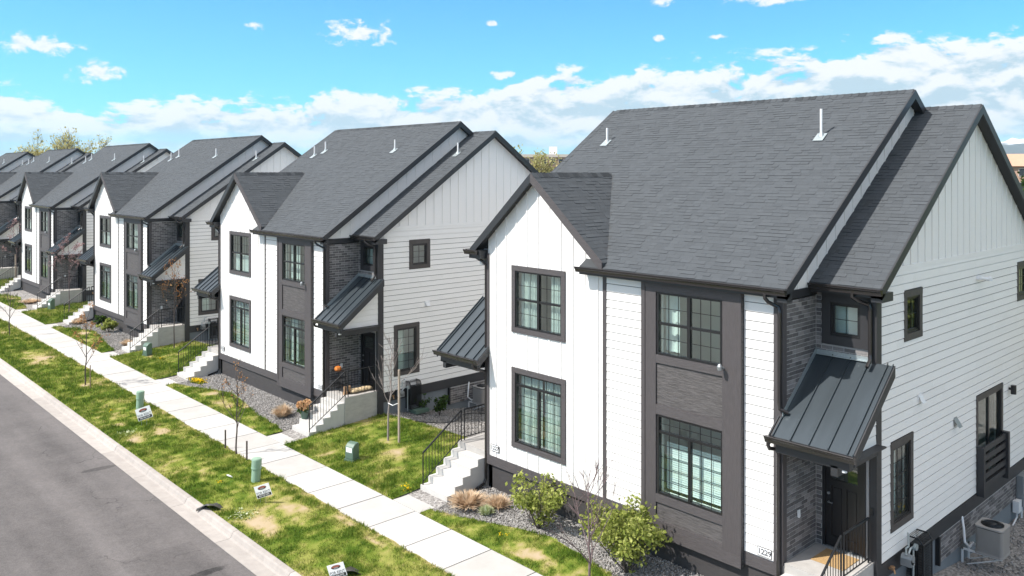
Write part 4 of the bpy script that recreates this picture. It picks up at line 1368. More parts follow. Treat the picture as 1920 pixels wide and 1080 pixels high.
for i, hy in enumerate(HY):
    lod = 0 if i < 4 else 2
    for (nm, y0, y1, ry) in (('near', .05, 1.25, .10), ('far', 10.62, 11.85, 11.78)):
        lab = 'concrete steps and black railing at the %s end of the %s duplex' % ({'near': 'right', 'far': 'left'}[nm], ['nearest', *ORD[1:]][i])
        if (nm, lod) not in pn:
            T = entry_steps(lab, y0, y1, ry, lod); pn[(nm, lod)] = T
            index_kids()
        else:
            T = copy_tree(pn[(nm, lod)]); T['label'] = lab
        T.location = (0, hy, 0)

# ------------------------------------------------------------------ things on and beside the houses
tag(MB().box(.55, 1.25, .28, .98, .052, .066).build('doormat', MATT), 'tan coir doormat before the door of number 1229', 'doormat')

def condenser(loc, label):
    T = thing('air_conditioner', label, 'air conditioner', loc, group='air conditioners on wall brackets')
    s = .30; h = .68
    def rr(hx, z0, z1, r=.07, n=4):
        pts = []
        for cx, cy, a0 in ((hx - r, hx - r, 0), (-hx + r, hx - r, 90), (-hx + r, -hx + r, 180), (hx - r, -hx + r, 270)):
            for k in range(n + 1):
                a = R(a0 + 90 * k / n); pts.append((cx + r * math.cos(a), cy + r * math.sin(a), z0))
        return pts
    MB().prism(rr(s - .025, .03, h), (0, 0, h - .05)).build('coil_case', mat('condenser_core', (.07, .068, .065), .7), T)
    fins = MB()
    for k in range(26):
        z = .05 + k * (h - .11) / 26
        fins.prism(rr(s, z, z), (0, 0, .014))
    fins.build('louvre_grille', ACM, T)
    top = MB().prism(rr(s + .01, h - .04, h), (0, 0, .04))
    top.build('case_top', ACM, T)
    MB().prism(rr(s + .01, 0, 0), (0, 0, .05)).build('base_pan', ACM, T)
    g = MB()
    for k in range(7): 
        r = .04 + k * .034
        g.tube([(r * math.cos(a * math.pi / 14), r * math.sin(a * math.pi / 14), h + .03 - r * .05) for a in range(29)], .005, 5)
    for k in range(8):
        a = k * math.pi / 4; g.tube([(0, 0, h + .03), (.25 * math.cos(a), .25 * math.sin(a), h + .012)], .006, 5)
    g.lathe([(0, 0), (.09, 0), (.07, .02), (0, .025)], (0, 0, h + .025), 12)
    g.build('fan_guard', BLACK, T)
    MB().lathe([(0, 0), (.245, 0), (.245, .004), (0, .004)], (0, 0, h + .001), 20).build('fan_opening', BLACK, T)
    for xx in (-.22, .22):
        MB().box(xx - .02, xx + .02, -.28, .62, -.04, 0).prism([(xx - .02, .58, -.5), (xx - .02, .62, -.5), (xx - .02, .62, 0), (xx - .02, .58, 0)], (.04, 0, 0)).tube([(xx, -.25, -.03), (xx, .6, -.42)], .015, 6).build('bracket', PVC, T)
    MB().tube([(-.2, .62, .75), (-.28, .55, .5), (-.36, .5, .2), (-.2, .45, .05), (0, .42, .1)], .03, 8).build('refrigerant_hose', PVC, T)
    MB().box(s - .02, s + .015, -.2, .1, .35, .6).build('rating_label', SIGNW, T)
    return T
condenser((6.42, -.64, -1.10), 'taupe air conditioner bracketed to the brick base of the nearest duplex')
condenser((5.9, HY[1] - .64, -1.10), 'air conditioner mostly hidden behind the left corner of the nearest duplex')

def gas_meter(loc, label):
    T = thing('gas_meter', label, 'gas meter', loc, group='gas meters at the house sides')
    b = MB(); b.tube([(-.12, -.12, .18), (-.12, .10, .18)], .10, 12); b.box(-.22, -.02, -.12, .1, .05, .2); b.tube([(-.12, -.135, .2), (-.12, -.12, .2)], .07, 12)
    b.build('meter_body', STEEL, T)
    MB().tube([(-.18, 0, .28), (-.18, 0, .42), (-.05, 0, .42), (-.05, 0, .62), (.12, .08, .62)], .022, 8).tube([(-.05, 0, .26), (.05, 0, .34), (.2, 0, .34), (.2, 0, -.55)], .022, 8).build('gas_pipe', GALV, T)
    MB().tube([(.2, -.02, .34), (.2, -.08, .34)], .07, 12).build('regulator', GALV, T)
    return T
gas_meter((2.55, -.22, -.30), 'grey gas meter by the copper tap at the nearest duplex')
gas_meter((2.35, HY[1] - .22, -.30), 'grey gas meter on the second duplex behind the wooden tree stake')
gas_meter((2.35, HY[2] - .22, -.30), 'grey gas meter on the third duplex beyond its orange tree')

def mesh_guard(loc, label):
    T = thing('meter_cage', label, 'cage', loc, group='black mesh cages over the meters')
    fr = MB(); w, dp, h = .48, .34, 1.0
    for x in (0, w): 
        fr.tube([(x, 0, 0), (x, -dp, 0), (x, -dp, h - .12), (x, -dp + .1, h), (x, 0, h)], .016, 6)
    for z in (0, h - .12): fr.tube([(0, -dp, z), (w, -dp, z)], .016, 6)
    fr.tube([(0, 0, h), (w, 0, h)], .016, 6)
    f = fr.build('cage_frame', RAIL, T)
    ms_ = MB()
    n = 16
    for k in range(n):
        x = w * k / n
        ms_.tube([(x, -dp, 0), (x, -dp, h - .12)], .004, 4)
        z = (h - .1) * k / n
        ms_.tube([(0, 0, z), (0, -dp, z), (w, -dp, z), (w, 0, z)], .004, 4)
        y_ = -dp * k / n
        ms_.tube([(0, y_, 0), (0, y_, h)], .004, 4); ms_.tube([(w, y_, 0), (w, y_, h)], .004, 4)
    for k in range(8):
        y_ = -dp * k / 8
        ms_.tube([(0, y_, h - .01), (w, y_, h - .01)], .004, 4)
    ms_.build('wire_mesh', RAIL, T, kind='stuff')
    MB().box(.1, .36, -.2, -.02, .1, .8).build('meter_box', BLACK, T)
    return T
mesh_guard((2.95, -.01, -.85), 'black mesh cage on the side wall of the nearest duplex below its tall window')
mesh_guard((2.60, HY[1] - .01, -.78), 'black mesh cage on the side of the second duplex')
mesh_guard((2.60, HY[2] - .01, -.78), 'black mesh cage on the side of the third duplex')

T = thing('electric_meter', 'grey electric meter box with conduits on the brick base at the right edge', 'meter box', (10.45, 0, -1.25))
MB().box(0, .42, -.18, -.01, .0, .85).build('meter_cabinet', STEEL, T)
MB().box(-.32, -.06, -.16, -.01, -.1, .22).build('junction_box', PVC, T)
MB().tube([(-.2, -.08, -.1), (-.2, -.08, -.25), (-.75, -.06, -.5)], .022, 8).tube([(.2, -.08, 0), (.2, -.08, -.9)], .03, 8).build('conduit', PVC, T)
MB().tube([(-.3, -.05, -.3), (-.32, -.08, -.9)], .022, 8).build('red_conduit', mat('red_pvc', (.4, .06, .04), .5), T)
MB().tube([(-.35, -.02, .9), (-.15, -.05, .85), (-.15, -.04, .22)], .008, 6).build('cable', BLACK, T)

tag(MB().tube([(2.3, HY[1] - .42, -.70), (2.9, HY[1] - .5, -.76)], .0, 4).box(2.65, 3.25, 17.55, 18.0, -.92, -.80).build('valve_box', GREENB), 'low green irrigation valve box in gravel by the second duplex', 'valve box')

# front porch of the second duplex
P2 = HY[1]
T = thing('porch_stand', 'black tiered stand holding an orange pumpkin on the second porch', 'stand', (.32, P2 + .98, .05))
for z in (.25, .5, .75): MB().box(-.14, .14, -.25, .25, z, z + .015).build('shelf', BLACK, T)
for a in (-.13, .13):
    for b in (-.24, .24): MB().tube([(a, b, 0), (a, b, .78)], .01, 5).build('leg', BLACK, T)
pk = MB()
for k in range(8):
    a = k * math.pi / 4; pk.lathe([(0, -.09), (.05, -.08), (.075, 0), (.05, .08), (0, .09)], (.06 * math.cos(a), .06 * math.sin(a), 0), 8)
pk.tube([(0, 0, .08), (.01, 0, .14)], .012, 6)
ORANGE = mat('orange_pumpkin_skin', (.65, .20, .03), .5)
tag(pk.build('pumpkin', ORANGE, loc=(.32, P2 + 1.02, .86)), 'orange pumpkin on the top shelf of the black porch stand', 'pumpkin', )
for k, lab in enumerate(('tan boot on the second porch, nearer the steps', 'tan boot on the second porch, nearer the door')):
    b = MB().tube([(0, 0, .28), (0, 0, .08)], .055, 10, .05); b.obox((.06, 0, .045), (.12, 0, 0), (0, .045, 0), (0, 0, .045))
    tag(b.build('boot', mat('tan_leather', (.36, .22, .12), .7), loc=(.25 + k * .17, P2 + .42, .05)), lab, 'boot', 'boots on the second porch')
c = MB()
for k in range(5): c.lathe([(0, -.07), (.12, -.06), (.17, 0), (.13, .06), (0, .075)], (-.3 + k * .15, .03 * (k % 2), 0), 12)
tag(c.build('cushion', mat('straw_cloth', (.52, .40, .24), .9, var=.3, nscale=20), loc=(.9, P2 + .38, .125), smooth=True), 'straw coloured bolster lying along the railing of the second porch', 'cushion')

def leaves(n, pts_fn, size, m, name, parent=None, tone=None, asp=1.6, kind='stuff', jitter=.5, flat=0.0):
    P = pts_fn(n)
    n = len(P)
    nr = rng.normal(size=(n, 3)); nr[:, 2] += flat
    nr /= np.linalg.norm(nr, axis=1)[:, None]
    a = np.cross(nr, rng.normal(size=(n, 3))); a /= np.linalg.norm(a, axis=1)[:, None]
    b = np.cross(nr, a)
    s = size * rng.uniform(1 - jitter, 1 + jitter, (n, 1))
    V = np.stack([P - a * s * asp, P + b * s, P + a * s * asp, P - b * s], 1).reshape(-1, 3)
    F = np.arange(n * 4).reshape(n, 4)
    t = tone(P) if tone else rng.uniform(0, 1, n)
    return link(name, np_mesh(name, V, F, m, t), parent, kind)

def grow(base, direc, length, r, depth, rnd, wood, tips, spread=.6, nsub=(3, 5), shrink=.62, up=.25, segs=4, rmin=.004, wob=.1):
    p = Vector(base); dv = Vector(direc).normalized()
    path = [p.copy()]
    for s in range(segs):
        dv = (dv + Vector((rnd.gauss(0, wob), rnd.gauss(0, wob), rnd.gauss(0, wob) + up * .15))).normalized()
        p = p + dv * length / segs
        path.append(p.copy())
    wood.tube(path, r, 6 if depth > 1 else 4, max(rmin, r * .45), cap=False)
    tips.extend(path[1:] if depth <= 1 else path[-1:])
    if depth <= 0: return
    for k in range(rnd.randint(*nsub)):
        f = rnd.uniform(.3, 1.0)
        i = min(int(f * segs), segs - 1)
        q = path[i].lerp(path[i + 1], f * segs - i)
        ax = Vector((rnd.gauss(0, 1), rnd.gauss(0, 1), rnd.gauss(0, .4))).normalized()
        nd = (dv + ax * spread * rnd.uniform(.7, 1.3) + Vector((0, 0, up))).normalized()
        grow(q, nd, length * shrink * rnd.uniform(.75, 1.2), max(rmin, r * .5), depth - 1, rnd, wood, tips, spread, nsub, shrink, up, max(2, segs - 1), rmin, wob)

def young_tree(label, loc, h, seed, bark=BARK, leaf=None, nleaf=0, lsize=.02, group='young trees along the street', branches=9, low=.28, spread=.75, lean=0.0, blen=.34, r0=.032):
    rnd = random.Random(seed)
    T = thing('young_tree', label, 'tree', loc, group=group)
    p = Vector((0, 0, -.05)); path = [p]
    n = 10
    for i in range(n):
        p = p + Vector((rnd.gauss(lean * .02, .018), rnd.gauss(0, .018), h / n)); path.append(p)
    MB().tube(path, r0, 8, .008).build('trunk', bark, T)
    tips = []
    for k in range(branches):
        f = low + (1 - low) * (k + rnd.random()) / branches
        i = min(int(f * n), n - 1)
        q = path[i].lerp(path[i + 1], f * n - i)
        a = k * 2.4 + rnd.random()
        ln = h * blen * (1.15 - .75 * f) * rnd.uniform(.8, 1.25)
        w = MB()
        grow(q, (math.cos(a) * spread, math.sin(a) * spread, 1.0), ln, .014 * (1.2 - .6 * f), 2, rnd, w, tips, .55, (2, 4), .55, .3, 4, .0035)
        w.build('branch', bark, T)
    if leaf and nleaf:
        tp = np.array([tuple(t) for t in tips])
        leaves(nleaf, lambda m: tp[rng.integers(0, len(tp), m)] + rng.normal(0, .045, (m, 3)), lsize, leaf, 'buds', T)
    return T
def stake(label, loc, h, r=.025, m=WOODST, grp='wooden stakes beside the young trees'):
    o = MB().tube([(0, 0, -.1), (0, 0, h)], r, 8, r * .95).build('tree_stake', m, loc=loc)
    return tag(o, label, 'stake', grp)
def gz(x): return float(zg(x))
def at(x, y): return (x, y, gz(x))
young_tree('bare street tree standing farthest left in the verge lawn', at(-4.72, 45.7), 2.9, 3, BARK, BUDP, 60, .014)
young_tree('street tree with reddish buds beside the bare soil patch, one stake', at(-4.88, 31.16), 2.95, 4, BARK, BUDO, 420, .020)
young_tree('bare street tree between two short stakes at the pavement edge', at(-3.93, 18.4), 2.6, 9, BARK, BUDO, 150, .016)
young_tree('bare purplish tree with whip branches before the nearest duplex shrubs', at(-1.95, 4.85), 2.3, 12, BARKP, None, 0, branches=14, low=.15, spread=.7, blen=.5)
young_tree('leafless pale barked tree tied to a tall stake on the second lawn', at(.15, 15.75), 3.3, 15, mat('pale_bark', (.27, .23, .21), .85, var=.3, nscale=12), None, 0, branches=10, low=.30, spread=.6, r0=.038)
young_tree('young tree full of orange buds on the lawn before the third porch', at(.4, 35.15), 3.9, 21, BARK, BUDO, 380, .022, low=.42, branches=12)
young_tree('young plum tree in pinkish blossom on the lawn before the fourth porch', at(-.35, 50.9), 4.3, 23, BARKP, BUDP, 650, .026, low=.42, branches=13, spread=.9)
young_tree('young plum tree in pinkish blossom at the left edge of the photo', at(.6, 69.2), 4.6, 27, BARKP, BUDP, 520, .030, low=.4, branches=13, spread=.9)
stake('thin stake beside the reddish budded street tree', at(-4.88, 30.5), 1.0, .022)
stake('short dark stake left of the bare pavement tree', at(-3.95, 19.2), .62, .03, BARK)
stake('short dark stake right of the bare pavement tree', at(-3.93, 17.65), .62, .03, BARK)
stake('tall pale stake tied to the leafless tree on the second lawn', at(.28, 15.3), 2.45, .04, mat('pale_stake', (.42, .34, .27), .8, var=.2, nscale=10))
tie = MB().tube([(.15, 15.75, .35), (.2, 15.55, .30), (.28, 15.3, .42)], .012, 6)
tag(tie.build('tree_tie', PVC), 'pale strap tying the leafless tree to its stake', 'strap')
stake('pale thin stake beside the leftmost plum tree', at(.75, 70.2), 2.2, .045, mat('pale_stake', (.42, .34, .27)))

# shrubs, dry grasses, flowers
def shrub(label, loc, rx, ry, h, n, lsize, m, seed, stems=9, wood=BARK, cat='shrub', grp='shrubs in the gravel beds', lobes=14):
    rnd = random.Random(seed)
    T = thing('shrub', label, cat, loc, group=grp)
    w = MB(); ctr = []
    for k in range(stems):
        a = k * 2.4 + rnd.random(); e = rnd.uniform(.25, 1.0)
        tips = []
        grow((0, 0, 0), (math.cos(a) * e * rx / h * 1.1, math.sin(a) * e * ry / h * 1.1, 1), h * rnd.uniform(.7, 1.0), .014, 2, rnd, w, tips, .6, (2, 4), .5, .15, 4, .003)
        ctr += [t for t in tips if t.z > h * .18]
    w.build('stems', wood, T)
    ct = np.array([tuple(t) for t in ctr])
    sel = ct[rng.integers(0, len(ct), lobes * 5)]
    def pts(k):
        c_ = sel[rng.integers(0, len(sel), k)]
        q = c_ + rng.normal(0, 1, (k, 3)) * np.array([.075, .075, .06]) * (h + .2)
        q[:, 2] = np.abs(q[:, 2])
        return q
    hm = h
    leaves(n, pts, lsize, m, 'foliage', T, tone=lambda P: np.clip(rng.uniform(0, 1, len(P)) * .8 + .2 * fbm(P[:, 0] * 6, P[:, 1] * 6, 4), 0, 1), flat=.6)
    return T
shrub('large loose green shrub in gravel before the nearest duplex, left of two', at(-.85, 7.6), .95, 1.05, 1.15, 2100, .030, LEAFG, 1, stems=12, lobes=9)
shrub('large dense green shrub in gravel by the nearest bay window, right of two', at(-1.0, 4.6), 1.1, 1.35, 1.25, 3900, .032, LEAFG, 2, stems=17, lobes=14)
shrub('small green shrub in the gravel beside the second duplex wall', at(3.5, 17.25), .3, .3, .62, 700, .03, LEAFD, 3, stems=6, lobes=6)
shrub('thin dark sprig beside the valve box at the second duplex', at(3.15, 17.75), .15, .15, .45, 160, .025, LEAFD, 4, stems=4, lobes=3)
shrub('low green shrub in the third duplex bed, left of two', at(-.35, 44.6), .4, .4, .5, 600, .04, LEAFD, 5, stems=6, lobes=7)
shrub('low green shrub in the third duplex bed, right of two', at(-.55, 42.3), .45, .5, .6, 900, .04, LEAFG, 6, stems=7, lobes=8)

def dry_grass(label, loc, r, h, n, seed, m=STRAW, cat='dry grass', grp='dry ornamental grasses'):
    T = thing('grass_clump', label, cat, loc, group=grp)
    a = rng.uniform(0, 2 * np.pi, n); e = rng.uniform(.1, 1, n) ** .7
    b0 = np.stack([np.cos(a) * r * .3 * e, np.sin(a) * r * .3 * e, np.zeros(n)], 1)
    tip = np.stack([np.cos(a) * r * e * rng.uniform(.6, 1.2, n), np.sin(a) * r * e * rng.uniform(.6, 1.2, n), h * rng.uniform(.5, 1.1, n) * (1.15 - .6 * e)], 1)
    mid = b0 * .5 + tip * .5; mid[:, 2] += h * .12
    w = np.stack([-np.sin(a), np.cos(a), np.zeros(n)], 1) * .011
    V = np.stack([b0 - w, b0 + w, mid + w, mid - w, tip], 1).reshape(-1, 3)
    i = np.arange(n)[:, None] * 5
    F4 = np.concatenate([i + np.array([[0, 1, 2, 3]])]); F3 = i + np.array([[3, 2, 4, 4]])
    tt = rng.uniform(0, 1, n)
    link('blades', np_mesh('blades', V, np.concatenate([F4, i + np.array([[3, 2, 4, 4]])[:, [0, 1, 2, 2]]]) if False else F4, m, tt), T, 'stuff')
    link('blade_tips', np_mesh('blade_tips', V, i + np.array([[3, 2, 4]]), m, tt), T, 'stuff')
    return T
dry_grass('tan dry grass clump by the left steps of the nearest duplex, larger one', at(-1.2, 9.95), .68, .42, 1200, 1)
dry_grass('pale tan grass clump against the left foundation corner of nearest duplex', at(-.7, 9.3), .48, .36, 600, 2)
dry_grass('greenish grass tuft within the dry clump at the nearest duplex', at(-1.2, 9.2), .28, .28, 420, 3, PALEP)
dry_grass('pale dry grass clump in the gravel bed of the second duplex', at(-1.0, 20.95), .5, .5, 800, 4)
dry_grass('dry brown grass in the bed at the left steps of the third duplex', at(-1.0, 46.6), .5, .4, 500, 5)
dry_grass('dry grass near the right steps of the third duplex', at(-.9, 38.2), .45, .35, 400, 6)
dry_grass('tan grass spread in the bed of the fourth duplex', at(-1.0, 57.6), 1.0, .3, 700, 7)

def flowers(label, loc, rx, ry, n, hgt=.06, size=.016, m=YELLOW, grp='yellow flowers in the grass'):
    T = thing('flower_patch', label, 'flowers', loc, group=grp)
    pts = lambda k: np.stack([rng.normal(0, rx * .5, k), rng.normal(0, ry * .5, k), rng.uniform(.02, hgt, k)], 1)
    leaves(n, pts, size, m, 'blossoms', T, flat=1.5, asp=1.0)
    leaves(n, lambda k: pts(k) * np.array([1, 1, .4]), size * 1.2, GRASS, 'leaves', T, tone=lambda P: np.full(len(P), .2), flat=.5)
    return T
flowers('patch of yellow flowers by the left steps of the second duplex', at(-1.2, 28.75 - .55), .22, .5, 340, .12, .028)
flowers('yellow dandelions by the rail foot at the nearest duplex left steps', at(-1.75, 12.05), .12, .18, 40, .22, .022)
flowers('yellow dandelions in the verge left of the rear sign', at(-5.3, 26.4), .12, .14, 26, .07, .022)
flowers('yellow dandelions in the verge left of the front sign', at(-5.35, 16.4), .12, .14, 26, .07, .022)
flowers('yellow dandelions in the verge nearest the kerb at the bottom', at(-5.5, 9.2), .10, .12, 22, .07, .02)
flowers('yellow dandelions in the lawn strip before the nearest duplex shrubs', at(-1.75, 8.0), .1, .1, 24, .09, .02)
flowers('yellow dandelions on the third lawn beside its utility box', at(-.8, 33.6), .2, .2, 26, .1, .03)
flowers('yellow flowers in the dark gravel at the lower right corner', at(8.3, -2.05), .2, .2, 60, .3, .03)
for (x, y, lab) in ((-5.85, 13.75, 'pale weeds with whitish leaves beside the front sign'), (-5.75, 23.1, 'pale weeds with whitish leaves beside the rear sign'), (-5.8, 9.0 - 1.2, 'pale weeds with whitish leaves at the bottom sign')):
    flowers(lab, at(x, y), .35, .4, 160, .08, .022, PALEP, 'pale weeds in the verge')

# potted plant on the second duplex steps
T = thing('potted_plant', 'dark pot with peach coloured blooms on the second duplex steps', 'potted plant', (-.98, P2 + 1.12, -.71))
MB().lathe([(0, 0), (.11, 0), (.16, .28), (.17, .30), (.14, .30), (0, .27)], n=16).build('pot', GREENB, T)
def pom(k):
    c_ = np.array([(-.16, .0, .50), (.12, .05, .52), (-.02, -.1, .44)])[rng.integers(0, 3, k)]
    q = rng.normal(size=(k, 3)); q /= np.linalg.norm(q, axis=1)[:, None]
    return c_ + q * rng.uniform(.08, .15, (k, 1))
leaves(420, pom, .03, leafmat('peach_petal', [(0, (.50, .27, .12)), (1, (.72, .50, .30))], .3), 'blossoms', T)
leaves(160, lambda k: rng.normal(0, .09, (k, 3)) + np.array([0, 0, .34]), .035, LEAFD, 'leaves', T)

# utility boxes, pedestals, signs, litter
def utility_box(label, loc, rz, w=.34, dp=.29, h=.54):
    T = thing('utility_box', label, 'utility box', loc, rz, 'green utility boxes on the lawns')
    MB().box(-w / 2 - .02, w / 2 + .02, -dp / 2 - .02, dp / 2 + .02, -.05, .08).build('base', GREENB, T)
    c_ = MB().prism([(-w / 2, -dp / 2, .08), (-w / 2, dp / 2, .08), (-w / 2, dp / 2, h), (-w / 2, dp / 2 - .05, h + .05), (-w / 2, -dp / 2 + .10, h + .02), (-w / 2, -dp / 2, h - .08)], (w, 0, 0)).build('cover', GREENB, T)
    bv = c_.modifiers.new('bevel', 'BEVEL'); bv.width = .025; bv.segments = 2
    MB().box(-.12, .12, -dp / 2 - .004, -dp / 2, .3, .45).build('warning_label', SIGNW, T)
    return T
utility_box('square green utility box on the lawn between the nearest two duplexes', at(-1.55, 15.25), R(-75))
utility_box('green utility box on the lawn between the second and third duplexes', at(-1.0, 34.9), R(-80), w=.38, h=.6)
utility_box('green utility box on the lawn between the third and fourth duplexes', at(-.75, 53.3), R(-80), w=.4, h=.68)
def pedestal(label, loc, tilt):
    T = thing('cable_pedestal', label, 'pedestal', loc, group='pale green cable pedestals in the verge')
    T.rotation_euler = (0, tilt, 0)
    MB().lathe([(0, -.1), (.135, -.1), (.13, .42), (.145, .43), (.148, .66), (.135, .70), (.0, .715)], n=20).build('post_cover', GREEN, T, smooth=False)
    MB().lathe([(.15, .40), (.152, .42), (.15, .44), (.14, .44), (.14, .40)], n=20).build('collar', GREEN, T)
    return T
pedestal('pale green cable pedestal behind the rear rental sign', at(-4.42, 25.9), .05)
pedestal('pale green cable pedestal behind the front rental sign', at(-4.55, 15.75), .06)
def rent_sign(label, loc, rz, roll, scale=1.0):
    T = thing('yard_sign', label, 'sign', loc, 0, 'for rent signs stuck in the verge')
    T.scale = (scale, scale, scale)
    Mx = Matrix.Rotation(rz, 4, 'Z') @ Matrix.Translation((0, 0, .50)) @ Matrix.Rotation(roll, 4, 'Y')
    w, h = .30, .215
    b = MB(); b.box(-w, w, -.006, .006, -h, h)
    o = b.build('sign_board', SIGNW, T); o.matrix_local = Mx
    k = MB(); k.box(-w + .02, w - .02, -.009, -.006, -h + .015, -h + .112)
    k.build('phone_band', SIGNK, o)
    for s, size, z, m_, dz in (('303-756-5300', .074, -h + .064, SIGNW, -.0135), ('FOR RENT', .118, -.05, SIGNK, -.0075)):
        t = link('lettering', text_mesh(s, size, m_, depth=.0015), o)
        t.matrix_local = Matrix(((1, 0, 0, 0), (0, 0, -1, dz), (0, 1, 0, z), (0, 0, 0, 1)))
    lg = MB()
    def arc(rx, ry, z, y_, a0=0, a1=360, n=24):
        return [(rx * math.cos(R(a0 + (a1 - a0) * i / n)), y_, z + ry * math.sin(R(a0 + (a1 - a0) * i / n))) for i in range(n + (a1 - a0 < 360))]
    lg.prism(arc(.17, .06, .115, -.0065), (0, -.003, 0)); lg.build('emblem', SIGNK, o)
    MB().prism(arc(.145, .038, .128, -.0098), (0, -.002, 0)).build('emblem_band', SIGNR, o)
    MB().prism([(-.08, -.0123, .112), (.08, -.0123, .112), (.06, -.0123, .065), (-.06, -.0123, .065)], (0, -.002, 0)).build('emblem_shield', STEEL, o)
    lgx = MB()
    for a in (-.10, .10):
        q = Matrix.Rotation(rz, 3, 'Z') @ Vector((a, .012, 0)); lgx.tube([(q.x, q.y, -.1), (q.x, q.y, .50 + a * math.sin(-roll))], .006, 6)
    lgx.build('wire_stake', STEEL, T)
    return T
rent_sign('white FOR RENT sign farther up the verge, rear one of three', at(-5.08, 23.5), R(-52), R(-20))
rent_sign('white FOR RENT sign in the middle of the verge, second of three', at(-5.15, 14.05), R(-54), R(-20), .78)
rent_sign('white FOR RENT sign cut off by the bottom edge, nearest of three', at(-6.0, 8.75), R(-56), R(-20), .7)
for (x, y, rz, lab) in ((-6.28, 14.75, 2.2, 'torn dark plastic sheet lying over the kerb edge'), (-5.55, 9.0, 2.4, 'torn dark plastic sheet lying on the verge at the bottom')):
    V = []; F = []
    for i in range(9):
        for j in range(5):
            u, v = i / 8 - .5, j / 4 - .5
            wd = .22 * (1 - abs(u) * 1.7) + .015
            V.append((u * .95, v * wd * 2 * (.9 - .5 * abs(u)), .12 * math.cos(u * 5) + .05 * math.sin(v * 4 + u * 3) + .03))
    for i in range(8):
        for j in range(4): a = i * 5 + j; F.append((a, a + 5, a + 6, a + 1))
    mb = MB().add(V, F)
    o = mb.build('plastic_sheet', mat('dark_plastic_film', (.055, .052, .045), .4), loc=at(x, y), smooth=True)
    o.rotation_euler = (0, 0, rz)
    md = o.modifiers.new('solid', 'SOLIDIFY'); md.thickness = .006
    tag(o, lab, 'plastic sheet', 'torn plastic sheets')
o = MB().box(-.05, .05, -.11, .11, 0, .012).build('paper_scrap', SIGNW, loc=(-4.95, 16.6, gz(-4.95) + .05)); o.rotation_euler = (.3, .2, .6)
tag(o, 'white scrap of paper lying in the grass by the front pedestal', 'paper')
hose = [(1.9 + .35 * k, 16.6 - .9 * math.sin(k * .55) * .6, gz(1.9 + .35 * k) + .05) for k in range(14)]
tag(MB().tube(hose, .02, 6).build('drip_hose', BLACK), 'black drip hose winding over the gravel between the first two duplexes', 'hose')

# ------------------------------------------------------------------ background: trees, far buildings, mountains
def big_tree(label, loc, h, seed, leaf, n, lsize, spread=.55, bark=BARK, cat='tree', depth=4, grp='trees behind the houses', tr=.18, nsub=(3, 4), clump=.5):
    rnd = random.Random(seed)
    T = thing('tree', label, cat, loc, group=grp)
    w = MB(); tips = []
    MB().tube([(0, 0, -1), (.1, 0, h * .16), (.05, .1, h * .32)], tr, 8, tr * .7).build('trunk', bark, T)
    for k in range(6):
        a = k * 1.05 + rnd.random() * .5
        grow((.05, .05, h * (.22 + .02 * k)), (math.cos(a) * .65, math.sin(a) * .65, 1), h * .34, tr * .5, depth, rnd, w, tips, spread, nsub, .66, .16, 4, .012, .13)
    cr = w.build('branches', bark, T)
    tp = np.array([tuple(t) for t in tips])
    leaves(n, lambda k: tp[rng.integers(0, len(tp), k)] + rng.normal(0, clump, (k, 3)), lsize, leaf, 'foliage', T)
    return T
def bg(px, dist):
    a = R(47.1) - math.atan((px - 960) / 1553.6)
    dd = dist / math.cos(math.atan((px - 960) / 1553.6))
    return CAM.x + math.cos(a) * dd, CAM.y + math.sin(a) * dd
def bgp(px, dist): return (*bg(px, dist), -1.8)
big_tree('tall yellowish willow behind the houses at the left', bgp(110, 150), 16.4, 34, LEAFY, 6000, .12, depth=4, tr=.25, clump=.45, spread=.36, nsub=(4, 5))
big_tree('small budding tree showing over the roof of the second duplex', bgp(556, 120), 10.6, 33, LEAFY, 700, .09, depth=3)
big_tree('cottonwood in young leaf between the two nearest duplexes', bgp(950, 85), 12.4, 35, LEAFY, 6500, .09, depth=4, tr=.2, clump=.3, spread=.38)
big_tree('low yellow green tree before the far brick building', bgp(1006, 110), 6.6, 36, LEAFY, 3600, .10, depth=4, clump=.35)
big_tree('dark green tree in front of the tan building at the right edge', bgp(1925, 90), 8.6, 38, LEAFD, 6000, .14, depth=4)
big_tree('leafy tree beside the yard, seen only in the side windows', (15.5, -6.5, -1.8), 7.5, 40, LEAFG, 7000, .12, depth=4, tr=.2, clump=.45, grp='trees beyond the camera')
big_tree('broad leafy tree farther off, seen only in the side windows', (27, -13, -1.8), 11, 41, LEAFG, 9000, .16, depth=4, tr=.3, clump=.6, grp='trees beyond the camera')
big_tree('tallest leafy tree off the side yard, seen only in the side windows', (40, -17, -1.8), 13, 42, LEAFG, 9000, .2, depth=4, tr=.3, clump=.7, grp='trees beyond the camera')

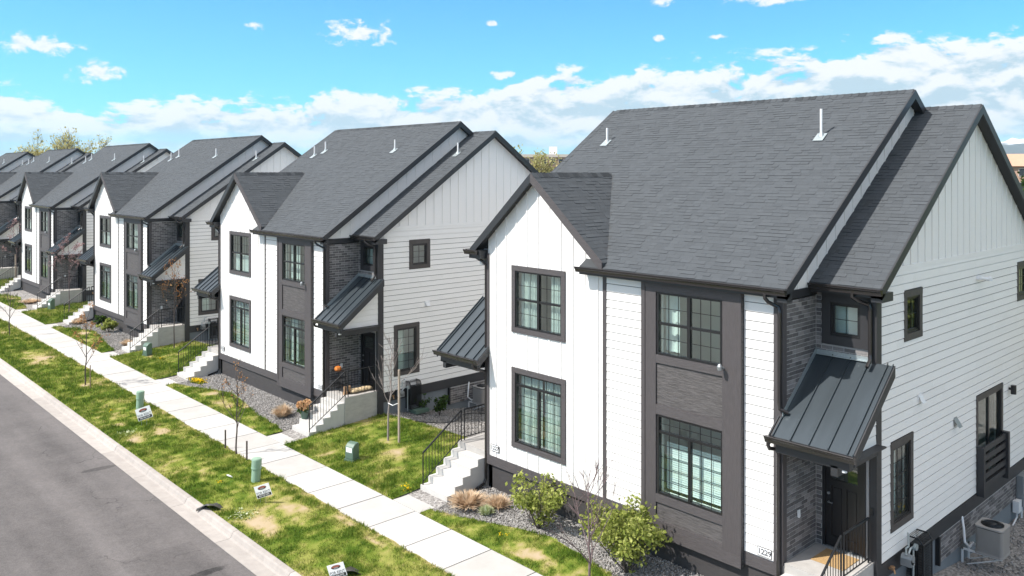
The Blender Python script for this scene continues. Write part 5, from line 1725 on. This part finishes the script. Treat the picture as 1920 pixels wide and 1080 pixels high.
def far_building(label, loc, rz, w, dp, storeys, sh, wall_m, roof_m, nwin, hip=False, band=None, pent=None):
    T = thing('far_building', label, 'building', loc, rz)
    h = storeys * sh
    MB().box(-w / 2, w / 2, 0, dp, 0, h).build('wall', wall_m, T)
    gl = mat('far_window', (.03, .035, .04), .2); tr = mat('pale_window_trim', (.55, .5, .45), .7)
    fm = MB().box(-.75, .75, -.06, 0, -.8, .8).mesh('window', tr); pm = MB().box(-.65, .65, -.07, -.055, -.7, .7).mesh('pane', gl)
    for s in range(storeys):
        if band is not None and s in band:
            MB().box(-w / 2 - .05, w / 2 + .05, -.05, 0, s * sh + .2, s * sh + sh - .2).build('dark_storey_band', mat('dark_brown_cladding', (.10, .06, .045), .8), T)
        for k in range(nwin):
            x = -w / 2 + (k + .5) * w / nwin
            f = link('window', fm, T, loc=(x, -.05, s * sh + sh * .55)); link('pane', pm, f)
    if hip:
        MB().add([(-w / 2 - .6, -.6, h), (w / 2 + .6, -.6, h), (w / 2 + .6, dp + .6, h), (-w / 2 - .6, dp + .6, h), (-w / 2 + dp * .5, dp / 2, h + 2.6), (w / 2 - dp * .5, dp / 2, h + 2.6)],
                 [(0, 1, 5, 4), (1, 2, 5), (2, 3, 4, 5), (3, 0, 4), (3, 2, 1, 0)]).build('roof', roof_m, T)
    else:
        MB().box(-w / 2 - .3, w / 2 + .3, -.3, dp + .3, h, h + .9).build('parapet', roof_m, T)
    if pent:
        for (a, b, c_, ph) in pent: MB().box(a, b, dp * .3, dp * .3 + c_, h + (.0 if hip else .9), h + ph).build('chimney' if hip else 'roof_hut', PVC if not hip else roof_m, T)
    return T
TANB = mat('tan_brick_far', (.42, .27, .20), .9, var=.2, nscale=1.5)
face = lambda px: R(47.1 - 90) - math.atan((px - 960) / 1553.6)
far_building('brown brick apartment block with pale parapet seen between the roofs', bgp(1060, 250), face(1060), 46, 16, 5, 2.85, mat('brown_brick_far', (.33, .20, .15), .9, var=.2, nscale=1.5), mat('pale_parapet', (.6, .52, .46), .8), 18, band=(3,), pent=[(-5, -2.5, 3, 3.4)])
far_building('tan brick building with orange roof at the right edge', bgp(1950, 165), face(1950), 26, 13, 4, 2.75, TANB, mat('orange_roof_far', (.48, .28, .19), .9, var=.15, nscale=1), 9, hip=True, pent=[(-9.4, -7.8, 1.6, 2.3)])

def far_wood():
    n = 420
    a = np.radians(rng.uniform(5, 88, n)); r_ = rng.uniform(120, 520, n)
    cx, cy = CAM.x + r_ * np.cos(a), CAM.y + r_ * np.sin(a)
    ok = cx > 32
    cx, cy = cx[ok], cy[ok]; n = len(cx)
    h = rng.uniform(4.0, 8.4, n)
    k = 110
    q = rng.normal(size=(n, k, 3)); q /= np.linalg.norm(q, axis=2)[..., None]
    q *= rng.uniform(.55, 1.0, (n, k, 1)) * np.stack([h * .42, h * .42, h * .42], 1)[:, None]
    P = (q + np.stack([cx, cy, -2.0 + h * .6], 1)[:, None]).reshape(-1, 3)
    t = np.repeat(rng.uniform(0, 1, n), k)
    o = leaves(len(P), lambda m: P, .38, LEAFY2, 'woodland', tone=lambda p: np.clip(t * .7 + rng.uniform(0, .3, len(p)), 0, 1))
LEAFY2 = leafmat('far_spring_leaf', [(0, (.06, .08, .03)), (.5, (.17, .18, .07)), (1, (.34, .31, .15))], .4)
far_wood()

def mountains():
    az = np.radians(np.linspace(2, 100, 260))
    dist = np.linspace(0, 1, 14)
    V = []
    for i, a in enumerate(az):
        dg = np.degrees(a)
        hh = .52 * (150 + 110 * fbm(np.array([dg * .35]), np.array([.5]), 61, 5)[0] + 175 * np.exp(-((dg - 13) / 9.0) ** 2))
        for q in dist:
            r_ = 4600 + 1200 * q
            rough = (fbm(np.array([dg * 1.3 + 3]), np.array([q * 5]), 65, 4)[0] - .5) * 60 * q
            z = -2.5 + hh * math.sin(q * math.pi / 2) ** 1.2 * (1 if q < 1 else 1) + rough * (q > 0)
            V.append((CAM.x + r_ * math.cos(a), CAM.y + r_ * math.sin(a), z))
    V = np.array(V); nq = len(dist)
    i = np.arange((len(az) - 1) * (nq - 1)); a = (i // (nq - 1)) * nq + i % (nq - 1)
    m = bpy.data.materials.new('forested_mountain')
    m.use_nodes = True
    t = m.node_tree; N = NT(t); b = t.nodes['Principled BSDF']
    g = N.n('ShaderNodeNewGeometry'); sp = N.n('ShaderNodeSeparateXYZ'); t.links.new(g.outputs['Position'], sp.inputs[0])
    nz = N.noise(g.outputs['Position'], .008, 6, .6)
    sn = N.step(N.m('ADD', sp.outputs[2], N.m('MULTIPLY', N.m('SUBTRACT', nz, .5), 80)), 158, 172)
    c = N.mix(nz, (.03, .045, .035, 1), (.10, .10, .08, 1))
    c = N.mix(sn, c, (.8, .82, .85, 1))
    N.put(b.inputs['Base Color'], c); b.inputs['Roughness'].default_value = 1
    link('mountains', np_mesh('mountains', V, np.stack([a, a + nq, a + nq + 1, a + 1], 1), m, smooth=True), kind='structure')
mountains()

def haze():
    m = bpy.data.materials.new('thin_air')
    m.use_nodes = True
    t = m.node_tree; t.nodes.clear(); N = NT(t)
    out = N.n('ShaderNodeOutputMaterial'); v = N.n('ShaderNodeVolumePrincipled')
    v.inputs['Color'].default_value = (.62, .83, 1.0, 1)
    v.inputs['Density'].default_value = HAZE
    v.inputs['Anisotropy'].default_value = .2
    t.links.new(v.outputs[0], out.inputs['Volume'])
    o = MB().box(-6400, 6400, -6400, 6400, -3.4, 260).build('haze', m, kind='stuff')
HAZE = 1.1e-4
haze()
